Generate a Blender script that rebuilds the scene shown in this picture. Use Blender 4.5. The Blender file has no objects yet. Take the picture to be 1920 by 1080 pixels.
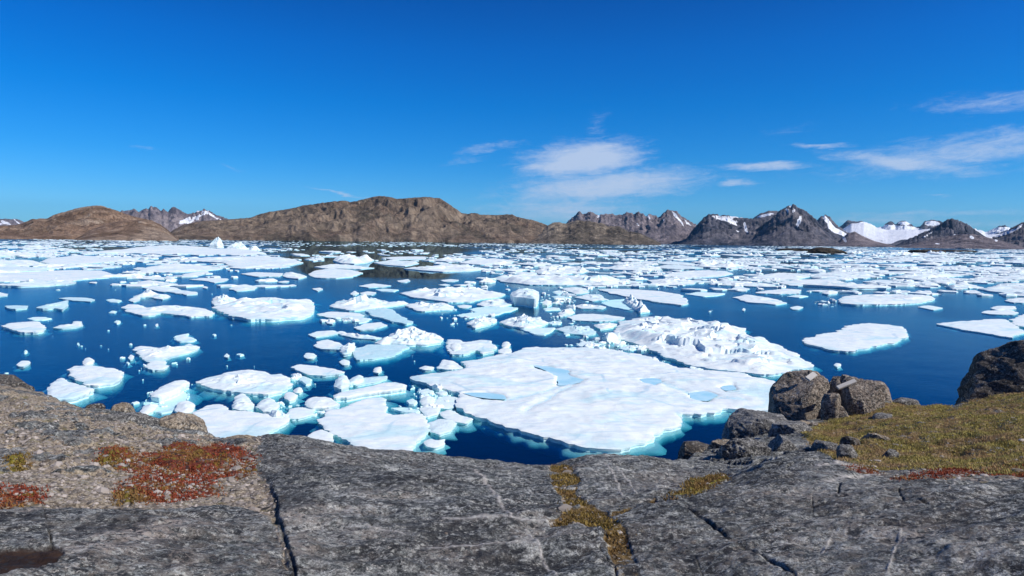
import bpy, bmesh, math, random
import numpy as np
from mathutils import Vector, Matrix
from mathutils.geometry import delaunay_2d_cdt
R = math.radians
C = bpy.context.scene.collection
sc = bpy.context.scene
# ------------------------------------------------------------------ camera
CAMH = 10.0                       # eye height above the water, metres
FPX = 1251.0                      # focal length in pixels of the 1920 px wide photograph
HOR0, HORS = 440.5, 22.5/1920     # horizon line of the photograph (y at x=0, slope)
pitch = math.atan((540-(HOR0+960*HORS))/FPX)
roll = math.atan(HORS)
_f = Vector((0, math.cos(pitch), -math.sin(pitch)))
_u0 = Vector((0, math.sin(pitch), math.cos(pitch)))
_r0 = Vector((1, 0, 0))
_r = _r0*math.cos(roll) + _u0*math.sin(roll)
_u = -_r0*math.sin(roll) + _u0*math.cos(roll)
cam = bpy.data.cameras.new('camera'); camo = bpy.data.objects.new('camera', cam); C.objects.link(camo)
M3 = Matrix((_r, _u, -_f)).transposed()
camo.matrix_world = Matrix.Translation((0, 0, CAMH)) @ M3.to_4x4()
cam.sensor_width = 36; cam.lens = 36*FPX/1920; cam.clip_start = 0.1; cam.clip_end = 90000
sc.camera = camo
# ------------------------------------------------------------------ light
SUN_EL, SUN_AZ = 40.0, 112.0      # azimuth clockwise from the viewing direction
SKY_STRENGTH = 0.10; SUN_STRENGTH = 3.6; EXPOSURE = 0.48
sd = Vector((math.sin(R(SUN_AZ))*math.cos(R(SUN_EL)), math.cos(R(SUN_AZ))*math.cos(R(SUN_EL)), math.sin(R(SUN_EL))))
sun = bpy.data.lights.new('sun', 'SUN'); sun.energy = SUN_STRENGTH; sun.angle = R(0.5); sun.color = (1, .965, .91)
suno = bpy.data.objects.new('sun', sun); C.objects.link(suno)
suno.rotation_euler = sd.to_track_quat('Z', 'Y').to_euler(); suno.location = (60, -40, 80)
sc.view_settings.view_transform = 'Standard'; sc.view_settings.look = 'None'
sc.view_settings.exposure = EXPOSURE; sc.view_settings.gamma = 1

class NT:
    """small node-tree helper"""
    def __init__(s, tree): s.t = tree; s.n = tree.nodes; s.l = tree.links
    def new(s, typ, ins=None, **kw):
        n = s.n.new(typ)
        for k, v in kw.items(): setattr(n, k, v)
        for k, v in (ins or {}).items():
            if isinstance(v, bpy.types.NodeSocket): s.l.new(v, n.inputs[k])
            else: n.inputs[k].default_value = v
        return n
    def math(s, op, a, b=0.0, c=None, clamp=False):
        n = s.n.new('ShaderNodeMath'); n.operation = op; n.use_clamp = clamp
        for i, v in enumerate((a, b) + ((c,) if c is not None else ())):
            if isinstance(v, bpy.types.NodeSocket): s.l.new(v, n.inputs[i])
            else: n.inputs[i].default_value = v
        return n.outputs[0]
    def mix(s, f, a, b, mode='MIX'):
        n = s.n.new('ShaderNodeMix'); n.data_type = 'RGBA'; n.blend_type = mode; n.clamp_factor = True
        for i, v in ((0, f), (6, a), (7, b)):
            if isinstance(v, bpy.types.NodeSocket): s.l.new(v, n.inputs[i])
            else: n.inputs[i].default_value = v if i == 0 else (tuple(v)+(1,))[:4]
        return n.outputs[2]
    def noise(s, vec, scale, detail=4, rough=.55, dist=0.0):
        n = s.new('ShaderNodeTexNoise', {'Vector': vec, 'Scale': scale, 'Detail': detail, 'Roughness': rough, 'Distortion': dist})
        return n.outputs[0]
    def ramp(s, f, lo, hi):
        n = s.new('ShaderNodeMapRange', {0: f, 1: lo, 2: hi, 3: 0.0, 4: 1.0}); n.interpolation_type = 'SMOOTHSTEP'
        return n.outputs[0]
    def mapping(s, vec, scale=(1,1,1), rot=(0,0,0)):
        return s.new('ShaderNodeMapping', {'Vector': vec, 'Scale': scale, 'Rotation': rot}).outputs[0]
    def attr(s, name): return s.new('ShaderNodeAttribute', attribute_name=name)

# ------------------------------------------------------------------ sky
w = bpy.data.worlds.new('World'); sc.world = w; w.use_nodes = True
N = NT(w.node_tree); N.n.clear()
sky = N.new('ShaderNodeTexSky'); sky.sky_type = 'NISHITA'; sky.sun_disc = False
sky.sun_elevation = R(SUN_EL); sky.sun_rotation = R(SUN_AZ); sky.altitude = 1500; sky.air_density = 1.15; sky.dust_density = 0.15; sky.ozone_density = 4.5
hs = N.new('ShaderNodeHueSaturation', {'Color': sky.outputs[0], 'Saturation': 1.25, 'Value': 1.0, 'Hue': .497})
tc = N.new('ShaderNodeTexCoord'); sx = N.new('ShaderNodeSeparateXYZ', {0: tc.outputs['Generated']})
az = N.math('ARCTAN2', sx.outputs[0], sx.outputs[1]); el = N.math('ARCSINE', sx.outputs[2])
def dir_of(px, py):
    d = (_f + _r*((px-960)/FPX) + _u*((540-py)/FPX)).normalized()
    return math.atan2(d.x, d.y), math.asin(d.z)
# px, py, half width px, half height px, tilt deg, strength
CLOUDS = [(1095,300,95,29,6,1.4),(1010,313,40,9,3,.9),(1130,350,165,26,5,1.1),(1240,344,80,6,6,.7),(1060,392,150,30,4,.75),(915,276,70,10,8,.5),
          (880,300,70,12,12,.3),(1120,235,35,22,45,.35),(1430,312,85,7,-1,.9),(1377,344,32,7,0,.85),(1535,274,50,4,-4,.7),(1480,245,60,14,8,.25),
          (1690,305,110,13,-9,.9),(1810,282,190,26,6,.75),(1880,192,120,15,-2,.6),(1850,310,110,22,0,.35),(1720,330,120,6,-3,.3),(1765,368,20,2,0,.5),
          (635,362,50,3,-12,.7),(278,278,28,4,-8,.4),(430,314,30,3,-15,.4),(1780,400,190,7,1,.5),(1760,396,60,3,1,.4),(1650,413,130,8,0,.5),(1850,420,130,10,0,.5)]
cv = N.new('ShaderNodeCombineXYZ', {0: N.math('MULTIPLY', az, 9), 1: N.math('ADD', N.math('MULTIPLY', el, 46), N.math('MULTIPLY', az, -3.2)), 2: 0.0}).outputs[0]
er_ = N.new('ShaderNodeValToRGB', {0: N.math('MULTIPLY', N.math('MAXIMUM', el, 0.0), 2.0)}); cr_ = er_.color_ramp
STOPS = [(0, (.20,.50,.90)), (.10, (.24,.58,.94)), (.23, (.10,.53,.90)), (.39, (.01,.50,.89)), (.54, (0,.45,.87)), (.70, (0,.35,.74)), (1.0, (.02,.33,.68))]
for i_, (p_, c_) in enumerate(STOPS):
    e_ = cr_.elements[i_] if i_ < 2 else cr_.elements.new(p_)
    e_.position = p_; e_.color = c_+(1,)
# the air over the fjord is very clean: deeper blue overhead than the stock sky
skyb = N.mix(1.0, hs.outputs[0], er_.outputs[0], 'MULTIPLY')
n1 = N.noise(cv, 1.7, 8, .70, 1.1)
cv2 = N.new('ShaderNodeCombineXYZ', {0: N.math('MULTIPLY', az, 14), 1: N.math('MULTIPLY', el, 28), 2: 3.0}).outputs[0]
n2 = N.noise(cv2, 3.4, 9, .76, 1.0)
tex = N.math('ADD', N.math('MULTIPLY', n1, .6), N.math('MULTIPLY', n2, .4))
wz = N.math('MULTIPLY', N.math('SUBTRACT', N.noise(cv2, 1.3, 3), .5), .05); we = N.math('MULTIPLY', N.math('SUBTRACT', N.noise(cv, 2.2, 3), .5), .016)
azw = N.math('ADD', az, wz); elw = N.math('ADD', el, we)
tot = None
for (px, py, hw, hh, tl, s_) in CLOUDS:
    a0, e0 = dir_of(px, py); ct, st = math.cos(R(tl)), math.sin(R(tl))
    da = N.math('SUBTRACT', azw, a0); de = N.math('SUBTRACT', elw, e0)
    p = N.math('ADD', N.math('MULTIPLY', da, ct*FPX/hw), N.math('MULTIPLY', de, st*FPX/hw))
    q = N.math('ADD', N.math('MULTIPLY', da, -st*FPX/hh), N.math('MULTIPLY', de, ct*FPX/hh))
    g = N.math('POWER', 2.718, N.math('MULTIPLY', N.math('ADD', N.math('MULTIPLY', p, p), N.math('MULTIPLY', q, q)), -.8))
    g = N.math('MULTIPLY', g, s_)
    tot = g if tot is None else N.math('MAXIMUM', tot, g)
cl = N.math('MULTIPLY', N.ramp(N.math('ADD', tex, N.math('MULTIPLY', tot, .62)), .60, 1.22), N.ramp(tot, .02, .3))
veil = N.math('MULTIPLY', cl, .82, clamp=True)
# clouds reflect sunlight: radiance in the sky texture's own units
skyc = N.mix(veil, skyb, (4.2, 4.9, 6.2))
bg = N.new('ShaderNodeBackground', {'Color': skyc, 'Strength': SKY_STRENGTH})
N.l.new(bg.outputs[0], N.new('ShaderNodeOutputWorld').inputs[0])

# ------------------------------------------------------------------ helpers
def ray(px, py):
    return _f + _r*((px-960)/FPX) + _u*((540-py)/FPX)
def at_z(px, py, z=0.0):
    d = ray(px, py); t = (z-CAMH)/d.z
    return Vector((d.x*t, d.y*t, z))
def at_r(px, py, r):
    d = ray(px, py); t = r/math.hypot(d.x, d.y)
    return Vector((d.x*t, d.y*t, CAMH+d.z*t))
rM = np.array([list(_r), list(_u), list(_f)])
def to_px(P):
    q = (P-np.array([0, 0, CAMH])) @ rM.T
    f = np.maximum(q[:, 2], .05)
    return 960+FPX*q[:, 0]/f, 540-FPX*q[:, 1]/f
_perm = np.random.RandomState(7).permutation(4096); _perm = np.concatenate([_perm, _perm, _perm])
_gr = np.random.RandomState(8).uniform(0, 2*np.pi, 4096); _gx, _gy = np.cos(_gr), np.sin(_gr)
def perlin(x, y):
    xi = np.floor(x).astype(np.int64); yi = np.floor(y).astype(np.int64); xf = x-xi; yf = y-yi
    def g(ix, iy, fx, fy):
        h = _perm[_perm[ix & 4095] + (iy & 4095)] & 4095
        return _gx[h]*fx + _gy[h]*fy
    u = xf*xf*xf*(xf*(xf*6-15)+10); v = yf*yf*yf*(yf*(yf*6-15)+10)
    a = g(xi, yi, xf, yf); b = g(xi+1, yi, xf-1, yf); c = g(xi, yi+1, xf, yf-1); d = g(xi+1, yi+1, xf-1, yf-1)
    return (a+(b-a)*u + ((c+(d-c)*u)-(a+(b-a)*u))*v)*1.5
def fbm(x, y, o=4, g=.5, ridged=False):
    s = np.zeros_like(x); a = 1.0; t = 0
    for k in range(o):
        n = perlin(x*2**k+17.3*k, y*2**k-9.1*k)
        s += a*((1-2*np.abs(n)) if ridged else n); t += a; a *= g
    return s/t
def sstep(x, a, b):
    t = np.clip((x-a)/(b-a), 0, 1); return t*t*(3-2*t)
def inside(x, y, poly):
    c = np.zeros(x.shape, bool); n = len(poly)
    for i in range(n):
        x0, y0 = poly[i]; x1, y1 = poly[(i+1) % n]
        if y0 == y1: continue
        m = ((y0 > y) != (y1 > y)) & (x < (x1-x0)*(y-y0)/(y1-y0)+x0)
        c ^= m
    return c
def pdist(x, y, pts, closed=False):
    """distance to a polyline, and the sign of the side (positive = right of travel in image space)"""
    d = np.full(x.shape, 1e18); sg = np.zeros(x.shape); n = len(pts)
    for i in range(n if closed else n-1):
        ax, ay = pts[i]; bx, by = pts[(i+1) % n]
        L = (bx-ax)**2+(by-ay)**2+1e-12
        t = np.clip(((x-ax)*(bx-ax)+(y-ay)*(by-ay))/L, 0, 1)
        q = (x-ax-t*(bx-ax))**2+(y-ay-t*(by-ay))**2
        m = q < d; d = np.where(m, q, d)
        sg = np.where(m, np.sign((bx-ax)*(y-ay)-(by-ay)*(x-ax)), sg)
    return np.sqrt(d), sg
def smask(x, y, poly, soft):
    d, _ = pdist(x, y, poly, True); i = inside(x, y, poly)
    return sstep(np.where(i, d, -d), -soft, soft)
def link(name, verts, faces, mat, parent=None, smooth=True, attrs=None):
    me = bpy.data.meshes.new(name)
    verts = np.asarray(verts, dtype=np.float32)
    if isinstance(faces, np.ndarray):
        k = faces.shape[1]; me.vertices.add(len(verts)); me.vertices.foreach_set('co', verts.ravel())
        me.loops.add(faces.size); me.loops.foreach_set('vertex_index', faces.astype(np.int32).ravel())
        me.polygons.add(len(faces)); me.polygons.foreach_set('loop_start', np.arange(0, faces.size, k, dtype=np.int32))
        me.polygons.foreach_set('loop_total', np.full(len(faces), k, dtype=np.int32))
        me.update(calc_edges=True); me.validate()
    else:
        me.from_pydata([tuple(v) for v in verts], [], faces)
    for k, v in (attrs or {}).items():
        a = me.attributes.new(k, 'FLOAT', 'POINT'); a.data.foreach_set('value', np.asarray(v, dtype=np.float32))
    me.polygons.foreach_set('use_smooth', [smooth]*len(me.polygons))
    me.materials.append(mat)
    o = bpy.data.objects.new(name, me); C.objects.link(o)
    if parent: o.parent = parent
    return o
def tag(o, label=None, cat=None, group=None, kind=None):
    if label: o['label'] = label
    if cat: o['category'] = cat
    if group: o['group'] = group
    if kind: o['kind'] = kind
    return o
def grid_faces(nr, nc):
    i = np.arange((nr-1)*(nc-1)); r = i//(nc-1); c = i % (nc-1); a = r*nc+c
    return np.stack([a, a+1, a+nc+1, a+nc], 1)
def material(name):
    m = bpy.data.materials.new(name); m.use_nodes = True; t = NT(m.node_tree); t.n.clear()
    return m, t, t.new('ShaderNodeOutputMaterial')
# ------------------------------------------------------------------ materials
def rock_material(name, dark, mid, light, scale=1.0, bump=.5, cover=False):
    m, t, out = material(name)
    co = t.new('ShaderNodeTexCoord').outputs['Object']
    st = t.mapping(co, (1, 1.25, 1.25), (0.1, 0.05, R(12)))
    big = t.noise(co, .9*scale, 4, .6, .3)
    fol = t.noise(st, 6*scale, 7, .78, .15)
    med = t.noise(st, 24*scale, 5, .8, .1)
    fine = t.noise(co, 90*scale, 4, .75)
    col = t.mix(t.ramp(med, .42, .58), dark, mid)
    col = t.mix(t.math('MULTIPLY', t.ramp(fol, .49, .62), .85), col, light)
    col = t.mix(t.math('MULTIPLY', t.ramp(big, .50, .62), .45), col, mid)
    lich = t.noise(st, 16*scale, 6, .85, .1)
    blk = t.math('MULTIPLY', t.ramp(lich, .485, .52), t.ramp(t.noise(co, 1.5*scale, 4, .7), .44, .52))
    col = t.mix(t.math('MULTIPLY', blk, .88), col, (.016, .016, .018))
    wl = t.math('MULTIPLY', t.ramp(t.noise(st, 26*scale, 5, .85, .1), .55, .61), t.ramp(t.noise(co, 2.3*scale, 3, .6), .36, .56))
    col = t.mix(t.math('MULTIPLY', wl, .8), col, (.56, .52, .45))
    col = t.mix(1.0, col, t.mix(t.ramp(fine, .30, .7), (.25, .25, .26), (1.7, 1.7, 1.7)), 'MULTIPLY')
    if cover:
        zone = t.ramp(t.noise(co, .45, 5, .7, .5), .46, .60)
        col = t.mix(t.math('MULTIPLY', zone, t.math('MULTIPLY', t.ramp(t.noise(co, 11, 6, .8), .46, .56), .4)), col, (.30, .25, .20))
        pl = t.math('MULTIPLY', t.attr('pale').outputs['Fac'], t.ramp(t.noise(st, 19, 6, .85, .1), .47, .52)); col = t.mix(t.math('MULTIPLY', pl, .75), col, (.60, .50, .41))
        dk = t.math('MULTIPLY', t.attr('darklichen').outputs['Fac'], t.ramp(t.noise(st, 15, 6, .85, .1), .44, .49)); col = t.mix(t.math('MULTIPLY', dk, .92), col, (.016, .016, .018))
        def A(n): return t.attr(n).outputs['Fac']
        nz = t.noise(co, 30, 6, .8, .3); nz2 = t.noise(co, 9, 5, .7, .3); nz3 = t.noise(co, 120, 3, .7)
        # warm gravelly soil with pale bits and pinkish stone
        soil = t.mix(t.ramp(nz, .42, .58), (.15, .115, .072), (.50, .41, .29))
        soil = t.mix(t.math('MULTIPLY', t.ramp(nz2, .46, .60), .6), soil, (.22, .17, .14))
        soil = t.mix(t.math('MULTIPLY', t.ramp(t.noise(co, 55, 4, .8), .58, .66), .85), soil, (.62, .54, .43))
        soil = t.mix(t.math('MULTIPLY', t.ramp(t.noise(co, 3.5, 6, .8), .54, .62), .6), soil, (.17, .15, .045))
        def edged(a, k=1.1): return t.ramp(t.math('ADD', a, t.math('MULTIPLY', t.math('SUBTRACT', nz2, .5), k)), .36, .60)
        col = t.mix(edged(A('soil'), 2.2), col, soil)
        gr = t.mix(t.ramp(nz, .42, .58), (.13, .085, .03), (.52, .44, .10))
        gr = t.mix(t.ramp(t.noise(co, .7, 5, .7, .4), .53, .60), gr, t.mix(t.ramp(nz, .42, .58), (.24, .12, .05), (.46, .30, .13)))
        gr = t.mix(t.math('MULTIPLY', t.ramp(t.noise(co, 1.3, 5, .65), .44, .56), .85), gr, t.mix(t.ramp(nz, .4, .6), (.20, .12, .06), (.42, .29, .17)))
        col = t.mix(t.math('MULTIPLY', edged(A('grass')), t.math('SUBTRACT', 1.0, t.math('MULTIPLY', t.ramp(t.noise(co, 1.9, 6, .75, .3), .57, .62), .85))), col, gr)
        ms = t.mix(t.ramp(nz, .36, .64), (.07, .045, .018), (.30, .19, .065))
        ms = t.mix(t.math('MULTIPLY', t.ramp(t.noise(co, 60, 4, .8), .57, .64), t.math('MULTIPLY', A('seam'), .9)), ms, (.50, .46, .40))
        col = t.mix(edged(A('seam'), 1.3), col, ms)
        rd = t.mix(t.ramp(nz, .40, .62), (.09, .022, .012), (.30, .070, .035))
        rd = t.mix(t.math('MULTIPLY', t.ramp(nz2, .52, .60), .8), rd, (.22, .17, .02))
        rd = t.mix(t.math('MULTIPLY', t.ramp(t.noise(co, 24, 5, .8), .60, .68), .6), rd, (.36, .26, .22))
        col = t.mix(edged(A('red'), 1.5), col, rd)
        col = t.mix(edged(A('yellow'), .6), col, t.mix(t.ramp(nz3, .35, .65), (.12, .10, .012), (.34, .27, .03)))
        col = t.mix(t.math('MULTIPLY', A('vein'), 1.5, clamp=True), col, t.mix(t.ramp(nz, .4, .6), (.34, .31, .27), (.60, .56, .50)))
        col = t.mix(A('crack_shade'), col, (.02, .018, .016))  # dark cracks, plus the painted shade line of the ledge
        col = t.mix(A('pit'), col, t.mix(t.ramp(nz2, .4, .62), (.026, .013, .008), (.055, .030, .019)))
    def spots(sc_, cut, lo_, hi_):      # lichen crusts: round-ish spots, some cells only
        wv = t.new('ShaderNodeVectorMath', {0: co, 1: t.new('ShaderNodeVectorMath', {0: t.new('ShaderNodeTexNoise', {'Vector': co, 'Scale': sc_*1.6, 'Detail': 4}).outputs[1], 'Scale': 1.5/sc_}, operation='SCALE').outputs[0]}, operation='ADD').outputs[0]
        v = t.new('ShaderNodeTexVoronoi', {'Vector': wv, 'Scale': sc_}); rc = t.new('ShaderNodeSeparateColor', {0: v.outputs['Color']}).outputs[0]
        return t.math('MULTIPLY', t.math('SUBTRACT', 1.0, t.ramp(v.outputs['Distance'], lo_, hi_)), t.math('GREATER_THAN', rc, cut))
    col = t.mix(t.math('MULTIPLY', spots(13*scale, .62, .30, .42), t.math('MULTIPLY', t.ramp(big, .40, .56), .85)), col, (.020, .020, .022))
    col = t.mix(t.math('MULTIPLY', spots(31*scale, .60, .28, .40), .75), col, (.028, .028, .030))
    col = t.mix(t.math('MULTIPLY', spots(27*scale, .76, .18, .42), t.math('SUBTRACT', .6, t.math('MULTIPLY', t.attr('pit').outputs['Fac'], .6))), col, (.56, .55, .48))
    stain = t.math('MULTIPLY', t.ramp(t.noise(co, .55*scale, 5, .7, .4), .52, .62), .35)
    if not cover: col = t.mix(stain, col, dark)
    hgt = t.math('ADD', t.math('ADD', t.math('MULTIPLY', fol, .9), t.math('MULTIPLY', med, .6)), t.math('MULTIPLY', fine, .28))
    b = t.new('ShaderNodeBump', {'Strength': bump, 'Distance': .05/scale, 'Height': hgt})
    p = t.new('ShaderNodeBsdfPrincipled', {'Base Color': col, 'Roughness': .85, 'Normal': b.outputs[0]})
    p.inputs['Specular IOR Level'].default_value = .25
    t.l.new(p.outputs[0], out.inputs[0]); return m
M_ground = rock_material('shore_rock_and_cover', (.052, .056, .054), (.225, .232, .215), (.52, .515, .465), 1.0, .75, True)
M_rock = rock_material('warm_lichened_rock', (.17, .135, .105), (.35, .28, .215), (.50, .43, .345), .9, .8)
M_greyrock = rock_material('grey_lichened_rock', (.11, .105, .098), (.24, .23, .21), (.46, .44, .40), 1.1, .8)
M_tanrock = rock_material('tan_rock', (.18, .14, .095), (.34, .27, .19), (.46, .39, .29), .8, .6)
M_darkrock = rock_material('dark_rock', (.05, .044, .038), (.14, .115, .09), (.32, .26, .20), .7, .8)

def ice_material():
    m, t, out = material('sea_ice')
    co = t.new('ShaderNodeTexCoord').outputs['Object']; geo = t.new('ShaderNodeNewGeometry')
    z = t.new('ShaderNodeSeparateXYZ', {0: geo.outputs['Position']}).outputs[2]
    blue = t.attr('blue').outputs['Fac']; pond = t.attr('pond').outputs['Fac']; rim = t.attr('rim').outputs['Fac']
    n = t.noise(co, .7, 5, .6, .4); nf = t.noise(co, 7, 5, .7, .3)
    snow = t.mix(t.ramp(n, .35, .65), (.78, .865, .84), (.90, .93, .875))
    snow = t.mix(t.math('MULTIPLY', t.ramp(nf, .54, .68), .35), snow, (.62, .68, .75))
    st = t.mapping(co, (.35, 1.6, 1), (0, 0, R(-14)))
    snow = t.mix(t.math('MULTIPLY', t.ramp(t.noise(st, 1.1, 6, .65, .6), .50, .66), .38), snow, (.56, .66, .76))
    gla = t.mix(t.ramp(nf, .35, .65), (.36, .66, .72), (.66, .84, .86))
    col = t.mix(t.math('MULTIPLY', blue, t.ramp(n, .25, .5)), snow, gla)
    col = t.mix(t.ramp(t.math('ADD', pond, t.math('MULTIPLY', t.math('SUBTRACT', nf, .5), .9)), .38, .72), col, (.46, .78, .86))
    # bare wet ice just above and below the waterline
    zz = t.math('ADD', z, t.math('MULTIPLY', t.math('SUBTRACT', nf, .5), .12))
    col = t.mix(t.math('MULTIPLY', t.math('SUBTRACT', 1.0, t.ramp(zz, 0.02, .17)), 1.0), col, (.62, .93, .93))
    wv_ = t.new('ShaderNodeVectorMath', {0: co, 1: t.new('ShaderNodeTexNoise', {'Vector': co, 'Scale': .5, 'Detail': 5}).outputs[1]}, operation='ADD').outputs[0]
    vo = t.new('ShaderNodeTexVoronoi', {'Vector': wv_, 'Scale': .13}); vo.feature = 'DISTANCE_TO_EDGE'
    crk = t.math('MULTIPLY', t.math('SUBTRACT', 1.0, t.ramp(vo.outputs['Distance'], .004, .02)), t.ramp(t.noise(co, .3, 3), .42, .6))
    col = t.mix(t.math('MULTIPLY', crk, .6), col, (.40, .60, .70))
    wet = t.ramp(t.noise(t.mapping(co, (.6, 1.2, 1)), .23, 6, .7, .5), .50, .62)
    col = t.mix(t.math('MULTIPLY', wet, .6), col, (.52, .78, .80))
    # grime flecks on the pressed-up ice
    dt = t.math('MULTIPLY', t.ramp(t.noise(co, 3.2, 7, .8, .8), .60, .70), t.attr('dirt').outputs['Fac'])
    col = t.mix(t.math('MULTIPLY', dt, .75), col, (.30, .29, .29))
    h = t.math('ADD', t.math('MULTIPLY', n, 1.0), t.math('ADD', t.math('MULTIPLY', nf, .25), t.math('MULTIPLY', t.noise(st, 2.3, 5, .6), .5)))
    b = t.new('ShaderNodeBump', {'Strength': .30, 'Distance': .22, 'Height': h})
    p = t.new('ShaderNodeBsdfPrincipled', {'Base Color': col, 'Roughness': .6, 'Normal': b.outputs[0]})
    p.inputs['Specular IOR Level'].default_value = .35
    t.l.new(p.outputs[0], out.inputs[0]); return m
M_ice = ice_material()

def pond_material():
    m, t, out = material('melt_water'); co = t.new('ShaderNodeTexCoord').outputs['Object']
    p = t.new('ShaderNodeBsdfPrincipled', {'Base Color': t.mix(t.ramp(t.noise(co, .8, 4, .6), .35, .65), (.40, .72, .82), (.58, .84, .90)), 'Roughness': .3, 'IOR': 1.33})
    t.l.new(p.outputs[0], out.inputs[0]); return m
M_pond = pond_material()
def water_material():
    m, t, out = material('sea_water')
    co = t.new('ShaderNodeTexCoord').outputs['Object']
    big = t.noise(t.mapping(co, (1, .6, 1), (0, 0, R(20))), .012, 4, .6, .5)
    ruf = t.ramp(big, .40, .62)
    sp = t.new('ShaderNodeSeparateXYZ', {0: co}); ang = t.math('DIVIDE', sp.outputs[0], sp.outputs[1])
    dd = t.math('ADD', sp.outputs[1], t.math('MULTIPLY', t.math('SUBTRACT', big, .5), 160))
    # the lee of the big brown hill: glassy water that mirrors it
    lee = t.math('MULTIPLY', t.math('SUBTRACT', 1.0, t.ramp(t.math('ABSOLUTE', t.math('ADD', ang, .205)), .09, .16)), t.ramp(dd, 150, 190))
    calm = t.math('SUBTRACT', 1.0, t.math('MULTIPLY', lee, .97)); ruf = t.math('MULTIPLY', ruf, calm)
    w1 = t.noise(t.mapping(co, (1.0, 1.9, 1), (0, 0, R(-18))), 1.5, 4, .6, .2)
    w2 = t.noise(co, .22, 3, .5)
    h = t.math('MULTIPLY', calm, t.math('ADD', t.math('MULTIPLY', w1, t.math('ADD', .16, t.math('MULTIPLY', ruf, .75))), t.math('MULTIPLY', w2, .8)))
    b = t.new('ShaderNodeBump', {'Strength': .12, 'Distance': .30, 'Height': h})
    dt_ = t.new('ShaderNodeVectorMath', {0: t.new('ShaderNodeNewGeometry').outputs['Incoming'], 1: b.outputs[0]}, operation='DOT_PRODUCT').outputs['Value']
    ca = t.math('SUBTRACT', 1.0, t.math('ABSOLUTE', dt_), clamp=True)     # Schlick, the same from both sides
    fres = t.math('ADD', .02, t.math('MULTIPLY', t.math('POWER', ca, 5.0), .90), clamp=True)
    rough = t.math('ADD', .012, t.math('ADD', t.math('MULTIPLY', calm, .035), t.math('MULTIPLY', ruf, .10)))
    gl = t.new('ShaderNodeBsdfGlossy', {'Color': (.46, .74, .88, 1), 'Roughness': rough, 'Normal': b.outputs[0]})
    body = t.new('ShaderNodeBsdfDiffuse', {'Color': t.mix(t.ramp(t.noise(co, .006, 3, .5), .4, .62), (.000, .016, .075), (.000, .034, .115))})
    tr = t.new('ShaderNodeBsdfTransparent', {'Color': (.96, .99, 1, 1)})
    mx = t.new('ShaderNodeMixShader', {0: .26, 1: tr.outputs[0], 2: body.outputs[0]})
    m2 = t.new('ShaderNodeMixShader', {0: fres, 1: mx.outputs[0], 2: gl.outputs[0]})
    t.l.new(m2.outputs[0], out.inputs[0])
    # red light is absorbed first: ice under the surface turns turquoise, then blue, then black
    va = t.new('ShaderNodeVolumeAbsorption', {'Color': (.02, .70, .745, 1), 'Density': 1.65})
    t.l.new(va.outputs[0], out.inputs[1]); return m
M_water = water_material()

def hill_material(name, c1, c2, c3, sc_=1.0, snow=False, bump=.8):
    m, t, out = material(name)
    co = t.new('ShaderNodeTexCoord').outputs['Object']
    st = t.mapping(co, (1, 1, .45))
    n = t.noise(st, .004*sc_, 7, .72, .5); n2 = t.noise(st, .02*sc_, 7, .78, .6); n3 = t.noise(st, .0016*sc_, 4, .6, .3)
    col = t.mix(t.ramp(n, .36, .62), c1, c2)
    col = t.mix(t.ramp(n3, .48, .62), col, t.mix(.5, c3, c2))
    col = t.mix(t.math('MULTIPLY', t.ramp(n2, .54, .68), .7), col, c3)
    col = t.mix(1.0, col, t.mix(t.ramp(n2, .34, .62), (.48, .48, .50), (1.25, 1.25, 1.25)), 'MULTIPLY')
    if snow:
        s = t.math('ADD', t.attr('snow').outputs['Fac'], t.math('MULTIPLY', t.math('SUBTRACT', n2, .5), 1.1))
        s = t.math('ADD', s, t.math('MULTIPLY', t.math('SUBTRACT', n, .5), .9))
        col = t.mix(t.ramp(s, .44, .54), col, (.86, .88, .92))
    b = t.new('ShaderNodeBump', {'Strength': bump, 'Distance': 26/sc_, 'Height': t.math('ADD', n2, n)})
    p = t.new('ShaderNodeBsdfPrincipled', {'Base Color': col, 'Roughness': .95, 'Normal': b.outputs[0]})
    p.inputs['Specular IOR Level'].default_value = .1
    t.l.new(p.outputs[0], out.inputs[0]); return m
M_hill_red = hill_material('reddish_tundra_hill', (.14, .090, .056), (.29, .19, .125), (.39, .32, .245), 1.3)
M_hill = hill_material('brown_tundra_hill', (.085, .070, .052), (.195, .137, .096), (.27, .215, .155), 1.3)
M_hill_dark = hill_material('dark_knoll', (.080, .067, .052), (.16, .128, .095), (.36, .29, .21), 1.6)
M_mtn = hill_material('grey_mountain', (.040, .048, .070), (.105, .103, .125), (.22, .19, .185), .8, True)
M_mtn_p = hill_material('purple_grey_mountain', (.135, .115, .125), (.23, .19, .19), (.31, .26, .25), .7, True)
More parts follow.
